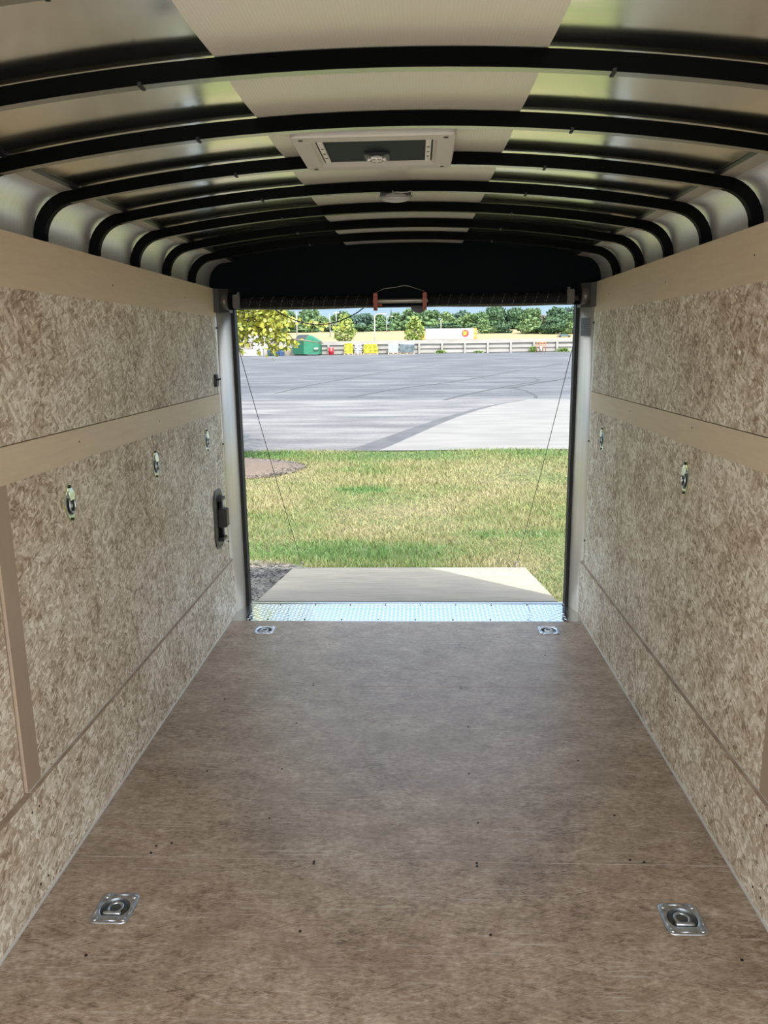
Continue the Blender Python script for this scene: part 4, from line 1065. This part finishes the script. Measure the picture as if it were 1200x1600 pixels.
def far_tree(u_, vt, wpx, y, kind, label, vb=None):
    xc, _, zt_ = at(u_, vt, y); zg = gz(y); H = zt_ - zg; Wm = wpx / F * y / 2
    key = (kind, random.randrange(3))
    if key not in protos:
        root = thing('tree', label, 'tree', (0, 0, 0), 'trees beyond the field')
        Pq = crown_pts(3600, 1, 1, .5, 16, kind == 5) + np.array([0, 0, .55])
        me_o = leaf_cards('foliage', Pq, .17 if kind != 5 else .12, TG[{5: 1}.get(kind, kind)], root, .6, 0)
        core = MB()
        if kind != 4:
            for k in range(9):
                a = k * 2.4; core.sphere((.35 * math.cos(a) * (k % 3) / 2, .35 * math.sin(a) * (k % 3) / 2, .3 + .055 * k), 1, 8, 0, (.34 * (1 - k / 16), .34, .13) if kind != 5 else (.35 * (1 - k / 10), .35, .12))
        core.cyl((0, 0, 0), (0, 0, .5), .03, 6, 1)
        core.build('trunk', [TG[{5: 1}.get(kind, kind)], BARK], root)
        protos[key] = root; t_ = root
    else: t_ = dup(protos[key], label)
    t_['label'] = label
    t_.location = (xc, y, zg - .3); t_.scale = (Wm, Wm, (H + .3) / 1.05); t_.rotation_euler = (0, 0, random.uniform(-.5, .5))
kinds = {0: 'mid green', 1: 'dark green', 2: 'light green', 3: 'bluish green', 4: 'bare grey twiggy', 5: 'pointed dark conifer'}
# (u, v_top, width_px, distance, kind, where)
back = [(400, 486, 60, 330, 3, 'behind the near leafy branches, far left'), (440, 487, 50, 322, 0, 'just left of the pale utility pole'), (482, 486, 46, 318, 0, 'right of the pale utility pole'), (508, 495, 34, 310, 2, 'low beside the pole left of the small tree'), (535, 489, 44, 325, 0, 'behind the first small tree'),
        (566, 489, 42, 320, 3, 'right of the first small tree'), (590, 494, 36, 312, 0, 'behind the tall street lamp'), (611, 486, 10, 306, 5, 'sharp tip right of the street lamp'), (616, 492, 40, 322, 0, 'behind the conifer tip'), (640, 486, 48, 318, 0, 'behind the second small tree'),
        (668, 487, 50, 326, 0, 'above the orange cab'), (694, 491, 36, 318, 2, 'above the front half of the white trailer'), (712, 488, 44, 345, 3, 'dim and low on the skyline over the trailer'), (735, 490, 46, 316, 2, 'above the trailer logo'), (752, 489, 30, 312, 0, 'above the trailer rear end'),
        (775, 477, 52, 318, 1, 'tall, first right of the semi-trailer'), (806, 480, 46, 322, 1, 'tall, right of the trailer and behind its neighbours'), (830, 484, 40, 316, 0, 'tall and rounded over the golden field edge'), (852, 494, 36, 320, 4, 'between green trees near the right post'), (872, 484, 46, 312, 1, 'above the parked car'), (893, 478, 40, 322, 3, 'against the right door post'), (915, 480, 50, 320, 1, 'partly hidden by the right door post'),
        (760, 508, 34, 272, 2, 'a low bush right of the semi-trailer'), (785, 507, 42, 274, 1, 'a low bush at the foot of the tall pair'), (826, 501, 44, 266, 2, 'a broad bush over the golden field'), (850, 510, 36, 262, 0, 'a low bush in front of the twiggy tree'), (868, 500, 44, 260, 1, 'a bush just left of the parked car'), (890, 503, 34, 258, 2, 'a bush above the parked car'),
        (470, 507, 60, 306, 0, 'a low thicket behind the field at left'), (545, 508, 70, 308, 1, 'a low thicket behind the first small tree'), (600, 508, 60, 309, 0, 'a low thicket behind the street lamp'), (655, 509, 50, 309, 3, 'a low thicket above the cab'), (700, 506, 60, 309, 1, 'a low thicket above the trailer'), (740, 507, 40, 307, 0, 'a low thicket above the trailer logo')]
for u_, vt, wpx, y, k, where in back:
    far_tree(u_, vt, wpx, y, k, '%s tree beyond the field, %s' % (kinds[k], where))
# two small trees in front of the field
def small_tree(u_, vt, wpx, y, label):
    xc, _, zt_ = at(u_, vt, y); zg = gz(y) - .05; H = zt_ - zg
    v = thing('small_tree', label, 'tree', (xc, y, zg), 'small trees just beyond the fence')
    n = 900; z = rng.uniform(0, 1, n); r = np.interp(z, [0, .12, .45, .8, 1], [.45, .9, 1, .55, .12]) * wpx / 2 / F * y * np.sqrt(rng.uniform(.15, 1, n)); a = rng.uniform(0, 2 * PI, n)
    base = H * .22
    P = np.stack([r * np.cos(a), r * np.sin(a), base + z * (H - base - .1)], 1)
    mb = MB(); mb.tube([(0, 0, 0), (0, 0, H * .5), (.05, 0, H * .92)], [.10, .07, .02], 8)
    for k in range(12):
        a_ = k * 2.4; z_ = H * (.25 + .045 * k); R_ = wpx / 2 / F * y * .8 * (1 - k / 16); mb.tube([(0, 0, z_), (R_ * math.cos(a_), R_ * math.sin(a_), z_ + R_ * .7)], [.04, .01], 5)
    mb.build('trunk', BARK, v); leaf_cards('foliage', P, .34, mat('small_tree_leaf', (.12, .18, .03), .6, noise=(.9, (.19, .25, .055), 2)), v, .6, .2)
small_tree(538, 490, 34, 95, 'small light green tree beyond the fence, behind the yellow sacks')
small_tree(648, 494, 33, 92, 'small light green tree beyond the fence, beside the orange cab')
